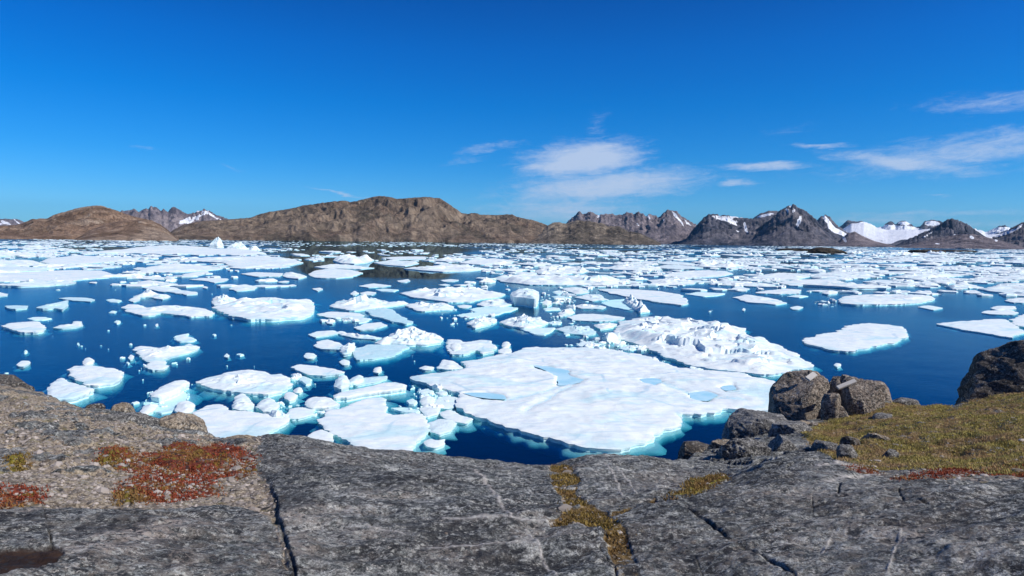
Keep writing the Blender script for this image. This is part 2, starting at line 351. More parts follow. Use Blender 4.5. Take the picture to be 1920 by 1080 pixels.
# ------------------------------------------------------------------ hills and mountains: real ridges at real distances
def ridge(name, prof, r_front, r_back, mat, rows=70, step=1.6, gully=.20, gk=1.0, jag=1.2, snow_fn=None, seed=0, power=.8):
    power = min(power+.22, 1.1)
    xs = np.array([p[0] for p in prof], float); ys = np.array([p[1] for p in prof], float)
    px = np.arange(xs[0], xs[-1]+.1, step); py = np.interp(px, xs, ys)
    rs = np.random.RandomState(seed+3)
    py = py + jag*(fbm(px*.11+seed*7, px*0+seed, 4, .6))*np.clip((HOR0+px*HORS-py)/20, 0, 1)*2
    D = np.array([list(ray(a, b)) for a, b in zip(px, py)]); hz = np.hypot(D[:, 0], D[:, 1])
    ux, uy = D[:, 0]/hz, D[:, 1]/hz; el_ = D[:, 2]/hz
    wander = 1+.015*fbm(px*.012+seed, px*0+3.3, 3)
    s = np.concatenate([np.linspace(0, 1, rows), 1+np.linspace(.05, .5, 8)])
    S, PX = np.meshgrid(s, px, indexing='ij')
    front = r_front*(1+.012*fbm(px*.02+seed*2, px*0+9, 3)); back = r_back*wander
    rr = front[None]+(back-front)[None]*S
    zr = np.maximum(CAMH+el_*back, 1.0)
    Zr = zr[None]*np.ones_like(S)
    shape = np.where(S <= 1, np.clip(S, 0, 1)**power, 1-(S-1)*1.6)
    lat = PX*r_back/FPX                       # metres across
    dep = S*(r_back-r_front)
    q = 1/(260.0)*gk
    warp = fbm(lat*q*.6+seed, dep*q*.6, 3)*1.2
    g = fbm(lat*q+warp+seed*3.1, dep*q*1.7+warp*.8, 6, .58, ridged=True)
    g2 = fbm(lat*q*.35+seed, dep*q*1.1+5, 4)
    env = np.clip(S, 0, 1)**.6*np.clip(1-np.clip(S, 0, 1)**5, 0, 1)
    Z = Zr*shape + env*np.minimum(Zr, 900)*(gully*(g-.25)*.95+gully*.9*g2)
    # nothing in front of the crest may stand above the crest's own sight line
    lim = CAMH+(el_[None])*rr
    m = S < 1
    Z = np.where(m, np.minimum(Z, np.maximum(lim-.004*rr*(1-S)*.6, Zr*shape*.4)), Z)
    Z[0] = -6
    X = ux[None]*rr; Y = uy[None]*rr
    V = np.stack([X.ravel(), Y.ravel(), Z.ravel()], 1)
    at = None
    if snow_fn is not None:
        P = np.stack([X.ravel(), Y.ravel(), Z.ravel()], 1); u, v = to_px(P)
        at = {'snow': snow_fn(u, v, S.ravel(), g.ravel(), Z.ravel())}
    o = link(name, V, grid_faces(len(s), len(px))[:, ::-1], mat, attrs=at)
    o['kind'] = 'structure'; return o
def blobs(lst, base=-.5):
    base = base+.36 if base < -.6 else base
    """snowfields that lie in particular places: x, y, half width, half height, tilt, strength"""
    def fn(u, v, S, g, Z):
        s = np.full(u.shape, base)+.5*(g-.4)
        for (x, y, a, b, tl, k) in lst:
            c, n = math.cos(R(tl)), math.sin(R(tl)); p = ((u-x)*c+(v-y)*n)/a; q = (-(u-x)*n+(v-y)*c)/b
            s += (k+.85)*np.exp(-(p*p+q*q)**1.5)
        return s
    return fn
ridge('far_mountains', [(-260,425),(-150,404),(-80,407),(0,411),(10,410),(22,411),(32,410),(45,416),(60,421),(120,440)], 9500, 12500, M_mtn_p, 40, jag=1.0, seed=1,
      snow_fn=blobs([(-20,420,30,4,0,.5),(10,417,12,2.5,20,.6),(32,416,10,1.6,40,.6)], -.35))
ridge('far_mountains', [(195,415),(225,396),(240,394),(255,393),(262,396),(275,391),(283,387),(292,388),(297,391),(302,396),(308,392),(315,397),(322,389),(330,389),(338,394),(346,399),(353,402),(365,398),(376,394),(382,391.5),(395,397),(410,404),(425,410),(470,428)],
      7800, 9600, M_mtn_p, 60, gully=.45, gk=.9, jag=3.0, seed=2, snow_fn=blobs([(350,412,16,2.5,-30,.9),(375,404,22,2.2,-28,.9),(398,404,24,1.6,28,.8),(368,396,10,1.3,-10,.8),(348,416,12,2.5,0,.8)], -.62))
ridge('hills', [(-420,425),(-250,440),(-60,432),(0,423),(30,422),(45,417),(60,411),(80,409.5),(88,410),(100,403),(125,396),(150,389),(172,386),(188,385),(200,389),(215,393),(235,401),(255,407),(285,413),(305,425),(320,438),(336,447)],
      2050, 2750, M_hill_red, 110, gully=.28, gk=2.4, jag=.8, seed=3, power=.62)
ridge('hills', [(140,447),(160,436),(178,427),(200,419),(230,414),(260,412),(285,415),(300,420),(312,429),(325,440),(332,447)],
      1850, 2150, M_hill_red, 80, gully=.16, gk=3, jag=.6, seed=4, power=.6)
ridge('hills', [(300,448),(325,431),(345,421),(380,414),(420,412),(445,410),(470,408),(480,404),(495,399),(520,395),(550,390),(570,385),(600,381),(630,377),(645,376),(658,379),(680,374),(700,369),(712,367),(735,370),(745,373),(770,371),(800,369),(825,372),(835,378),(850,388),(865,399),(875,401),(890,399),(900,402.5),(930,403),(960,402),(975,408),(1000,413),(1022,420),(1040,430),(1060,445),(1075,454)],
      2900, 3700, M_hill, 130, gully=.46, gk=1.25, jag=.9, seed=5, power=.5)
ridge('hills', [(985,455),(1005,442),(1020,428),(1035,418),(1048,416),(1060,420),(1080,413),(1100,414),(1125,418),(1140,424),(1160,424),(1180,434),(1200,437),(1215,444),(1240,456)],
      2800, 3200, M_hill_dark, 90, gully=.26, gk=2.6, jag=1.4, seed=6, power=.55)
ridge('mountains', [(1040,440),(1060,420),(1075,405),(1085,398),(1095,400),(1108,396.5),(1118,403),(1130,402),(1145,400),(1158,404),(1165,402),(1176,398),(1190,401),(1200,398),(1210,405),(1218,400),(1228,404),(1238,407),(1245,398),(1255,393.5),(1268,396),(1280,406),(1300,418),(1320,432),(1345,450),(1370,460)],
      5600, 7400, M_mtn_p, 90, gully=.45, gk=1.0, jag=3.4, seed=7, snow_fn=blobs([(1272,410,20,1.8,50,.9),(1266,404,5,3,60,.7),(1216,406,7,2,60,.8),(1196,421,4,1.5,20,.6),(1122,406,3,4,80,.6),(1245,413,5,2,30,.5),(1290,418,12,1.4,40,.6)], -.75))
ridge('mountains', [(1548,462),(1560,436),(1575,425),(1590,412),(1600,415),(1620,415),(1635,421),(1645,427),(1655,425),(1665,416),(1672,415),(1680,420),(1690,414.5),(1697,414),(1705,418),(1715,425),(1725,425),(1735,414),(1750,412),(1765,415),(1780,425),(1830,430),(1850,435),(1860,430),(1875,423),(1885,422),(1897,430),(1930,440),(2000,430)],
      9500, 12500, M_mtn, 90, gully=.30, gk=.6, jag=1.4, seed=8, power=1.15, snow_fn=blobs([(1640,436,58,15,2,1.6),(1690,436,45,12,0,1.3),(1625,419,16,3,0,1.1),(1697,418,14,3,0,.8),(1748,419,16,5,0,1.2),(1660,452,40,6,0,.9),(1840,436,42,6,-5,1.2),(1885,428,18,3,0,.7)], -.45))
ridge('glacier', [(1556,452),(1568,440),(1582,428),(1597,419),(1620,418),(1642,426),(1665,431),(1700,430),(1725,431),(1760,427),(1800,433),(1850,440),(1900,437),(1950,440),(2000,438)],
      5600, 9200, M_mtn, 80, gully=.05, gk=.5, jag=.4, seed=18, power=.95, snow_fn=blobs([(1660,436,90,18,0,3.0),(1600,430,40,15,0,2.5),(1850,440,90,10,0,2.5),(1690,452,16,4,-20,-2.6),(1650,450,10,3,10,-2.2)], -.2))
ridge('mountains', [(1395,420),(1412,409),(1425,400),(1440,396),(1450,394.5),(1462,397),(1480,410)], 6000, 6800, M_mtn, 40, jag=1, seed=9, snow_fn=blobs([(1435,404,20,3,-12,1.2)], -.6))
ridge('mountains', [(1500,455),(1530,413),(1540,405),(1549,402.5),(1556,407),(1563,415),(1575,427),(1590,436),(1610,452),(1630,461)], 5000, 6600, M_mtn, 70, gully=.5, gk=1.0, jag=3.0, seed=10,
      snow_fn=blobs([(1556,420,20,3.5,55,1.1),(1572,434,24,4,25,1.1),(1545,409,5,2,60,.5)], -.7))
ridge('mountains', [(1262,462),(1285,450),(1298,432),(1308,420),(1318,409),(1328,402),(1340,401),(1350,403),(1365,404),(1378,407),(1400,409),(1420,410),(1440,413),(1460,425),(1480,450),(1500,463)],
      4300, 5600, M_mtn, 90, gully=.52, gk=1.25, jag=2.6, seed=11, power=.55, snow_fn=blobs([(1360,411,26,3.5,14,1.1),(1372,416,14,2,35,.9),(1397,424,2.6,9,-20,1.0),(1400,434,5,2,30,.7),(1385,407,30,1.2,3,.6),(1384,434,6,1.5,20,.6)], -.75))
ridge('mountains', [(1380,462),(1410,446),(1430,425),(1446,410),(1458,398),(1468,390),(1480,386),(1488,383),(1496,388),(1504,392),(1512,396),(1520,403),(1530,411),(1542,428),(1560,445),(1580,455),(1625,464)],
      4000, 5300, M_mtn, 110, gully=.55, gk=1.25, jag=3.4, seed=12, power=.5, snow_fn=blobs([(1476,393,4,3,30,.9),(1488,393,4,2,-40,.9),(1498,415,4,11,25,1.0),(1510,401,7,1.6,50,.6),(1482,387,6,1.2,-20,.7)], -.8))
ridge('mountains', [(1560,463),(1580,445),(1590,437),(1603,434),(1614,441),(1640,452),(1680,462)], 4200, 4700, M_mtn_p, 50, jag=.8, seed=16, power=.5, snow_fn=blobs([(1583,448,3,8,-30,1),(1632,443,14,4,10,.8)], -.7))
ridge('mountains', [(1672,464),(1695,452),(1722,440),(1752,426),(1768,416),(1778,411),(1786,409.5),(1793,412),(1805,416),(1818,423),(1834,433),(1850,443),(1872,449),(1900,456),(1930,466)],
      4200, 5600, M_mtn, 100, gully=.52, gk=1.25, jag=3.4, seed=13, power=.6, snow_fn=blobs([(1835,432,26,2.4,33,1.1),(1788,443,8,2.5,-30,.7),(1740,440,16,1.6,-30,.5),(1860,446,18,2,20,.9)], -.75))
ridge('mountains', [(1835,466),(1860,445),(1880,437),(1897,427),(1912,419),(1930,412),(1960,402),(2000,398),(2060,410),(2120,400),(2220,430),(2400,440)], 4200, 5600, M_mtn, 90, gully=.5, gk=1.2, jag=1.3, seed=14, power=.65,
      snow_fn=blobs([(1885,437,22,3,-20,1.1),(1913,424,8,2,-40,.8),(1960,415,20,5,0,.8),(2060,420,40,6,0,.6)], -.7))
ridge('hills', [(1690,466),(1715,457),(1745,448),(1775,443),(1800,439),(1825,439),(1850,445),(1880,452),(1905,460),(1925,466)], 3300, 4000, M_mtn_p, 70, gully=.3, gk=1.8, jag=1.0, seed=15, power=.5,
      snow_fn=blobs([(1822,445,5,3,30,.6),(1758,457,5,1.3,10,.5),(1868,450,3,3,10,.6)], -.62))
# ------------------------------------------------------------------ sea
def sea():
    S = 26000; D = -40
    V = [(-S,-2000,0),(S,-2000,0),(S,S,0),(-S,S,0),(-S,-2000,D),(S,-2000,D),(S,S,D),(-S,S,D)]
    F = [(0,1,2,3),(7,6,5,4),(0,4,5,1),(1,5,6,2),(2,6,7,3),(3,7,4,0)]
    o = link('sea_water', V, F, M_water, smooth=False); o['kind'] = 'structure'
sea()
# ------------------------------------------------------------------ ice floes
# one line per floe: label | top height m, hummock m, underwater skirt m, blue 0..1, dirt 0..1 | outline of its top as seen in the photograph
FLOES = """
very large flat snow-covered floe with blue melt ponds, nearest the grey shore rock|.55 .16 .62 0 0|770,708 800,703 850,695 868,688 872,677 915,667 965,660 975,654 1000,649 1035,651 1090,650 1130,652 1160,657 1205,664 1240,677 1265,688 1300,691 1340,694 1390,698 1425,707 1452,712 1460,740 1440,768 1400,770 1370,767 1340,773 1305,772 1285,773 1264,774 1272,783 1262,790 1245,797 1235,811 1215,824 1190,832 1160,837 1120,837 1085,833 1055,826 1025,816 990,810 950,799 920,789 895,777 880,768 862,758 855,745 858,735 840,732 815,727 790,720
large rugged floe of pressed-up ice blocks with grey flecks behind the ponded floe|.5 .8 .9 0 1|1142,630 1152,618 1165,603 1180,599 1215,594 1235,593 1260,596 1290,600 1315,600 1330,604 1350,610 1400,615 1402,620 1395,629 1410,633 1425,631 1435,638 1455,645 1475,654 1500,664 1507,672 1527,684 1515,690 1485,692 1465,700 1440,702 1415,700 1385,697 1350,692 1320,688 1280,683 1262,672 1240,668 1225,655 1185,641 1160,634
thick wedge-shaped white floe with a turquoise right corner, left of centre|.9 .5 1.4 0 0|400,575 412,571 435,565 460,563 480,558 520,557 545,563 575,560 585,563 588,583 570,593 520,597 470,598 430,590 405,580
curled white ice horn rising at the back left of the thick wedge floe|.7 .9 .5 0 0|398,571 399,562 404,556 414,556 425,561 447,561 440,568 420,571
small pale floe just behind the thick wedge floe|.4 .3 .3 0 0|430,541 440,535 462,533 482,538 478,542 455,545 440,545
long flat white floe lying against the left edge of the view|.5 .08 .4 0 0|-60,514 0,512 60,509 130,506 190,507 200,510 220,516 205,520 160,523 130,527 90,528 40,527 -60,524
oval white floe with a scalloped turquoise rim, left foreground water|.55 .3 .9 0 0|367,716 385,708 430,697 465,693 488,694 510,702 530,699 534,704 545,712 546,720 530,733 505,739 480,737 450,735 420,731 385,724
smooth flat grey-white floe touching the tan boulder on the left shore|.4 .05 .6 0 0|350,790 362,772 385,760 405,757 425,758 432,768 460,770 500,775 530,773 546,785 530,798 510,808 500,822 475,834 440,845 385,825 360,805
broad cracked flat floe beside the brash ice, touching the shore rock|.4 .06 .6 0 .3|594,786 610,780 615,766 635,766 665,754 682,746 717,745 726,752 726,772 730,779 755,776 775,772 792,776 806,785 795,805 786,828 780,850 720,852 670,840 652,830 630,815 610,803 596,795
bright raised white slab with a vivid turquoise underside, left of the ponded floe|.75 .1 2.3 0 0|625,740 635,735 660,730 700,722 720,716 745,715 752,718 761,720 761,727 730,731 680,738 650,744 628,744
lumpy white block at the left end of the raised white slab|.9 .4 .9 .4 0|626,722 629,710 638,703 649,702 655,712 655,722 640,728
tilted square white block behind the raised white slab|1.0 .4 .6 .4 0|653,708 660,703 672,698 680,700 682,708 668,712 655,714
grey-blue elongated ice slab behind the raised white slab|.3 .2 .5 .8 0|662,718 675,709 700,706 725,704 728,708 712,715 690,719 668,723
almond-shaped flat white floe with dark water on both sides|.35 .05 .3 0 0|546,688 560,683 590,685 620,690 648,697 640,700 610,704 580,702 562,696
two-lobed rounded white floe next to the smooth flat floe's right tip|.6 .3 1.3 0 0|571,757 575,747 590,743 605,744 612,742 625,748 638,757 632,763 610,763 585,764
flat white floe between the smooth flat floe and the cracked floe|.3 .05 .7 0 0|536,778 545,765 560,763 592,765 586,777 560,785 540,784
lumpy white ice chunks joined at the foot of the oval scalloped floe|.5 .5 1.2 .2 0|435,762 439,744 452,736 464,742 472,752 480,757 468,768 445,768
rounded white ice hump right of the lumpy ice below the oval floe|.5 .4 1.2 .2 0|480,762 488,750 504,744 516,750 526,760 518,770 495,771
small square white ice block between two dark leads, right of the oval floe|.45 .2 .4 0 0|532,744 535,735 548,734 558,740 554,748 542,751
ragged grey brash lump under the almond-shaped floe|.2 .3 .5 .6 .5|559,712 563,704 575,706 586,711 584,720 572,722
small knobbly ice lump between the almond floe and the square ice block|.3 .3 .3 0 0|549,732 556,727 565,726 569,733 562,737 553,736
tilted glossy white slab on top of a drowned turquoise block, near left shore|1.0 .1 1.0 0 0|281,737 300,724 325,713 350,711 355,716 340,728 315,739 300,744 285,742
drowned turquoise ice shelf below the tilted glossy slab|.03 .06 .8 1 0|268,752 290,740 330,728 355,735 352,757 330,772 300,778 272,768
rounded white lump at the right side of the drowned turquoise shelf|.5 .4 .5 0 0|328,768 334,754 350,750 364,755 365,766 350,776 335,776
knobbly white ice at the lower left of the drowned turquoise shelf|.4 .3 .5 0 0|261,772 270,760 284,757 296,758 290,768 275,777 264,777
white floe carrying a round snow knob, left foreground water|.55 .15 1.1 0 0|129,692 140,685 180,685 210,690 230,695 231,704 220,716 180,721 160,722 145,712 132,701
round white ice knob sitting behind the left foreground floe|.55 .35 .4 0 0|154,679 158,672 168,669 176,674 175,680 165,685 157,684
thick pale blue-white wedge floe next to the leftmost dark rock|.8 .15 .8 .15 0|88,745 90,728 98,714 115,707 130,714 150,721 175,726 170,734 150,743 125,747 95,747
spiky grey-white floe shaped like a boot, alone in open dark water|.3 .4 .4 0 .5|250,655 262,648 300,652 330,650 345,648 355,644 375,650 368,656 350,662 320,670 305,675 316,685 310,692 285,694 275,690 280,680 265,670 255,660
small double-stepped floe behind the boot-shaped floe|.2 .2 .4 0 .2|324,636 328,630 345,626 356,624 352,630 370,636 362,640 335,641
white oval floe near the left edge with a green-blue underside|.6 .1 .5 0 0|4,610 20,605 60,602 75,604 86,613 75,622 45,622 15,616
thin sliver of ice just behind the white oval floe at left|.2 .1 .2 0 0|50,597 65,594 85,594 100,597 80,600 58,600
club-shaped white floe with a round head, right of the left oval floe|.3 .3 .3 0 0|100,614 112,609 134,608 138,602 152,602 154,610 142,614 115,616
flat-topped greenish ice block near the left edge|.5 .05 .2 .9 0|10,573 30,572 53,573 51,577 28,579 13,577
greenish glassy ice piece with a notched top, upper left water|.6 .4 .3 .8 0|66,577 85,571 108,567 127,562 126,573 118,580 103,577 82,578
narrow greenish ice strip behind the notched ice piece|.3 .1 .2 .7 0|110,559 130,557 165,558 180,562 170,565 135,563
long knobbly white floe strip left of the thick wedge floe|.45 .5 .6 0 0|223,577 240,570 262,571 275,577 310,573 350,574 390,579 402,586 395,592 355,593 330,589 300,586 290,590 270,591 250,588 240,582
pyramid-shaped white floe among the thin strips, left middle water|.4 .9 .3 0 0|248,557 265,551 282,549 300,551 322,555 305,561 280,557
|.3 .2 .2 0 0|240,563 250,557 265,556 262,563 250,566
|.2 .1 .3 .2 0|197,562 212,560 230,563 222,567 205,566
|.4 .3 .3 .2 0|268,539 290,535 330,539 342,544 370,547 370,551 350,552 325,548 300,546
|.35 .3 .2 0 0|252,529 280,525 330,532 338,536 310,536 280,532
|.3 .3 .2 0 0|257,522 262,517 290,518 310,520 308,524 280,524
|.4 .5 .2 0 0|309,523 312,517 322,519 332,524 322,527
broad white floe with a crumbled right tip, upper left water|.5 .4 .4 0 0|262,504 280,500 300,497 350,496 385,498 400,500 420,502 410,505 385,507 340,510 290,510 265,508
|.3 .2 .2 0 0|249,504 258,501 273,502 270,506 256,506
|.3 .2 .2 0 0|357,524 375,521 400,521 428,522 424,527 402,530 385,526
|.3 .3 .2 0 0|342,514 360,511 390,508 393,513 370,517 350,517
wide pale floe under the left brown hill with a dark front edge|.9 .2 .3 0 0|75,491 90,484 130,480 180,480 200,482 245,482 262,484 220,489 170,493 110,496
|.6 .6 .4 0 0|-60,493 0,489 30,487 60,488 75,492 70,498 40,499 0,502 -60,501
|.4 .1 .2 0 0|85,500 110,497 160,496 175,498 140,501 110,502
very long rugged white floe carrying ice towers, below the bluish far peaks|.7 1.0 .5 0 0|145,474 200,471 260,464 330,460 400,466 480,470 500,475 460,478 380,476 300,476 240,474
|.8 .7 .4 0 0|340,487 420,482 500,481 552,486 568,492 545,497 480,499 430,498 420,492 380,490
|.5 .2 .3 0 0|425,501 470,494 520,494 545,500 500,503 450,503
|.5 .2 .3 0 0|450,513 480,510 530,512 525,518 480,518
|.6 .5 .3 0 0|530,516 536,510 555,512 575,517 560,522 535,520
wide white floe with a flat front at the foot of the brown mirror reflection|.6 .25 .4 0 0|577,514 590,507 620,503 660,506 680,511 660,518 630,521 590,520
|.5 .4 .3 0 0|590,500 620,495 660,497 700,502 680,504 610,503
knobbly white iceberg of domes standing in the brown reflection|1.2 1.5 .4 0 0|625,488 632,481 650,479 665,482 690,484 702,487 690,491 665,494 640,493
|.5 .5 .4 .2 0|700,492 730,488 780,490 785,494 760,499 720,496
long ragged white floe right of the brown reflection's dark tip|.6 .8 .3 0 0|755,503 800,501 830,497 860,499 918,504 880,508 830,509 790,506
|.4 .2 .2 0 0|715,483 750,481 798,481 798,486 740,487
|.6 .7 .3 0 0|800,488 850,483 872,485 865,491 845,490
|.6 .7 .4 0 0|860,493 885,486 930,485 965,489 955,495 900,496
long white ridge floe behind the square iceberg, centre of the water|.5 1.1 .5 0 .3|925,521 950,517 1000,516 1060,518 1105,520 1140,519 1160,523 1170,527 1150,535 1110,534 1050,534 990,533 940,527
|.2 .1 .2 0 0|1160,528 1180,526 1208,528 1180,531 1162,531
boat-shaped white floe with a hollow green left end, centre|.8 1.0 .4 0 .2|1003,508 1015,504 1060,503 1085,502 1103,507 1090,512 1050,512 1010,512
long smooth white tongue of ice right of centre, rounded right end|.4 .06 .4 0 0|1121,542 1150,541 1200,543 1240,546 1270,551 1288,560 1290,568 1280,572 1240,567 1215,563 1180,557 1145,549
narrow white ice arch standing on a drowned turquoise shelf, centre|.6 1.5 .6 0 0|1168,563 1180,561 1194,565 1205,575 1220,583 1200,585 1190,578 1178,571
drowned turquoise ice shelf at the foot of the white ice arch|.03 .08 1.2 1 0|1125,569 1145,563 1170,561 1190,570 1200,582 1175,581 1150,577
|.5 .6 .3 0 .4|1215,525 1240,523 1285,524 1307,528 1300,532 1245,534 1225,530
|.5 .4 .3 0 .1|1237,516 1270,509 1320,507 1360,508 1375,513 1350,518 1310,520 1270,521
|.6 .7 .3 0 0|1135,501 1160,498 1200,497 1248,503 1220,507 1180,506 1150,505
broad white floe with turquoise front edge and small peaks, left of the square iceberg|.5 .7 1.5 0 0|750,549 770,545 795,542 800,540 812,544 830,541 870,541 910,544 948,550 940,555 905,560 880,565 840,566 810,561 770,556
heaped white ice hummocks with several peaks, right of the thick wedge floe|.5 1.2 1.0 .1 0|618,573 630,566 645,561 660,566 680,562 715,562 735,568 758,564 763,568 745,572 700,578 660,581 635,578
smooth glassy blue slab leaning out of the water by the heaped hummocks|.45 .1 .8 1 0|685,582 720,577 735,580 750,590 775,603 760,607 730,600 700,592
white floe with a curved turquoise keel, below the broad peaked floe|.4 .5 1.6 0 0|760,572 772,569 788,567 800,570 830,567 845,572 855,580 820,581 790,583 775,579
tall triangular white floe peak with a bright turquoise waterline, left of the ponded floe|.55 1.15 1.7 0 0|704,642 720,633 735,627 750,620 765,616 785,616 800,623 832,633 830,640 800,645 765,646 735,643 715,645
pale blue smooth ice slab in front of the triangular peak floe|.35 .08 .7 .9 0|662,660 665,653 690,646 720,645 760,646 765,651 740,665 700,673 665,674
thin curved white ice strip running left from the triangular peak floe|.25 .5 1.2 0 0|630,623 643,620 650,624 700,630 718,633 705,636 670,634 640,628
|.25 .2 .3 0 0|577,627 595,621 625,619 640,624 615,629 590,632
|.3 .2 .3 0 0|588,648 600,638 615,636 640,644 650,650 640,655 600,654
|.5 .6 .5 .2 0|637,658 640,648 655,646 664,641 667,650 658,662 644,664
flat oval white floe above the triangular peak floe|.3 .05 .3 0 0|662,614 685,606 715,604 726,610 700,617 675,618
flat pale floe just right below the thick wedge floe|.3 .1 .3 0 0|595,588 620,584 665,586 685,591 675,597 630,597 600,592
|.3 .2 .3 0 0|610,601 618,597 628,600 624,607 614,606
|.2 .2 .3 .4 0|660,597 675,594 697,597 690,603 672,606
scalloped white floe with rounded bays and teal shallows, beside the ponded floe|.4 .25 1.5 .1 0|838,636 860,636 872,641 900,637 918,638 930,650 925,659 905,663 893,656 870,664 845,663 840,652
rounded white lump on the left side of the scalloped floe|.6 .3 .4 0 0|844,652 846,644 856,641 866,646 864,655 852,657
small round ice ball between the scalloped floe and the ponded floe|.5 .3 .3 0 0|940,648 944,641 953,640 958,645 953,651 944,652
small flat-topped block below the round ice ball|.4 .15 .3 0 0|934,656 944,652 958,653 960,660 945,663 935,661
jagged white ice crown floating below the square iceberg|.5 .9 .9 .1 0|875,606 890,598 905,596 930,597 931,603 910,610 890,614
domed white floe with grey specks, right of the jagged ice crown|.5 .9 .6 .1 .8|936,605 950,597 985,594 1010,596 1026,604 1020,610 990,614 955,611
flat pale grey floe under the domed speckled floe|.2 .03 .2 0 0|975,616 1000,614 1041,614 1035,622 1022,628 1000,627
|.2 .03 .2 0 0|1025,605 1040,601 1055,603 1050,608 1032,608
pair of thin grey-white ice sheets left of the domed speckled floe|.15 .03 .2 0 .3|850,592 870,588 890,586 880,580 900,576 940,574 975,577 965,582 930,590 880,597
|.5 .6 .4 .1 .3|893,571 910,563 935,560 960,563 968,569 940,574 905,574
square upright white iceberg with a ribbed front face, centre of the water|2.0 .5 .6 .25 0|958,545 962,539 985,537 1008,539 1010,549 1004,553 985,550 965,549
small white cube of ice to the right below the square iceberg|.9 .3 .3 0 0|1018,565 1024,562 1034,564 1034,569 1026,572 1018,570
|.2 .1 .3 .1 0|1018,578 1035,576 1050,577 1052,581 1020,582
|.3 .4 .5 .1 0|1078,574 1090,570 1110,571 1138,575 1130,579 1090,578
long flat white plank of ice left of the rugged pressed-up floe|.3 .1 .4 0 0|1065,595 1080,589 1110,588 1140,590 1172,595 1165,600 1120,602 1075,600
|.3 .5 .3 .1 0|1045,588 1055,581 1072,578 1078,586 1068,591 1050,592
pale bluish floe with a knobbly right end, left of the rugged pressed-up floe|.3 .5 .5 .7 0|1043,617 1060,611 1090,612 1103,611 1112,617 1120,625 1100,628 1060,624
|.4 .5 .4 0 0|1113,609 1135,605 1158,607 1150,613 1125,617
|.2 .4 .6 .1 0|1078,648 1088,641 1105,640 1128,645 1118,650 1095,651
|.15 .3 .7 .3 0|1160,652 1175,647 1196,648 1200,653 1185,657 1165,656
|.2 .2 .6 .2 0|1130,634 1145,631 1158,638 1150,643 1138,640
|.3 .4 .4 .1 0|1052,541 1080,538 1100,541 1105,549 1080,551
|.3 .3 .5 .2 0|1078,557 1100,552 1125,552 1140,562 1110,564
|.2 .1 .3 .2 0|1035,547 1048,544 1062,547 1055,551 1040,551
|.2 .1 .3 .6 0|1035,556 1050,553 1068,558 1060,562 1040,562
long tabular white floe with a hummocky left end and dark green front, right water|.7 .3 .5 0 0|1570,561 1582,555 1620,552 1680,551 1748,554 1752,561 1725,566 1690,569 1640,570 1600,570 1578,568
broad flat white floe with a step in its back edge, open water at right|.4 .12 .5 0 0|1503,638 1520,630 1560,623 1578,618 1580,610 1600,608 1630,605 1660,608 1695,612 1704,625 1700,632 1670,643 1630,651 1590,658 1560,656 1530,648 1510,644
pointed white floe with a turquoise front rim, far right water|.35 .12 .9 .1 0|1758,607 1790,603 1850,598 1880,598 1893,605 1912,614 1920,620 1900,633 1880,630 1850,625 1810,619 1780,612
white floe cut by the right edge of the view, behind the pointed floe|.4 .2 .6 0 0|1890,598 1930,588 2010,590 2020,612 1935,618 1908,609
rounded sausage-shaped floe near the right edge of the view|.5 .2 .2 0 0|1855,577 1870,573 1903,574 1906,579 1870,581
|.3 .1 .3 0 0|1838,586 1850,582 1895,581 1910,586 1900,590 1860,589
|.4 .3 .3 0 0|1884,563 1905,558 1960,558 1960,568 1900,567
|.4 .5 .5 0 0|1770,537 1800,531 1830,535 1845,539 1800,541
lumpy wide white floe with green hollows at the right edge|.6 .8 .7 .1 .2|1836,541 1860,537 1880,531 1920,532 1990,532 1990,549 1900,549 1860,546
|.25 .1 .3 0 0|1720,575 1740,572 1770,577 1750,581
lens-shaped white floe with a wide turquoise front rim, right of centre|.35 .3 1.5 0 0|1375,557 1400,552 1430,556 1460,562 1475,568 1455,571 1430,568 1400,566
|.3 .1 .2 0 0|1370,541 1385,537 1405,541 1400,546 1385,546
|.35 .2 .4 0 0|1412,549 1440,544 1475,541 1502,543 1500,550 1460,551
|.2 .05 .2 0 0|1475,556 1495,552 1517,555 1500,558
|.25 .1 .2 0 0|1481,576 1495,573 1507,576 1498,580 1485,580
|.2 .05 .2 0 0|1283,551 1310,547 1360,550 1350,554 1320,556
|.6 .4 .3 0 0|1540,549 1552,544 1571,546 1568,550 1552,551
|.4 .2 .2 0 0|1652,549 1660,545 1669,548 1664,550
|.4 .4 .4 .1 0|1333,528 1360,525 1400,528 1455,533 1440,538 1400,536 1360,532
|.5 .2 .4 0 0|1455,529 1500,524 1560,523 1588,530 1540,533 1480,534
|.5 .3 .4 0 0|1405,520 1450,512 1510,513 1520,518 1490,524 1440,524
|.5 .5 .5 .1 0|1510,515 1560,510 1620,511 1645,518 1620,522 1570,520
white floe with a small horn at its middle, right middle distance|.5 .9 .4 .1 0|1670,519 1710,514 1760,512 1805,517 1770,520 1720,523
|.4 .2 .6 .3 0|1617,528 1650,524 1695,527 1680,531 1640,531
|.3 .05 .2 0 0|-50,551 0,548 14,551 14,554 0,556 -50,558
rounded grey ice pan filling the gap of brash ice beside the ponded floe|.25 .04 .4 0 .3|813,755 820,745 840,742 855,744 857,756 850,765 830,766 816,762
|.3 .3 .6 .1 .2|787,752 792,744 805,741 814,746 812,758 798,766
|.15 .06 .5 .1 0|730,765 760,763 795,770 785,775 750,772
|.3 .25 .6 .1 .2|785,765 806,760 826,764 822,776 800,782
|.3 .15 .7 0 .1|822,773 845,767 860,776 887,785 875,794 850,790 830,782
blue-white floe with teal shallows at the near tip of the brash ice|.3 .3 1.0 .3 0|804,792 820,785 850,787 857,795 845,807 825,815 806,808
small white ice lump alone in dark water just above the shore rock|.35 .2 .5 0 0|794,828 805,821 820,825 835,822 833,834 815,839 797,836
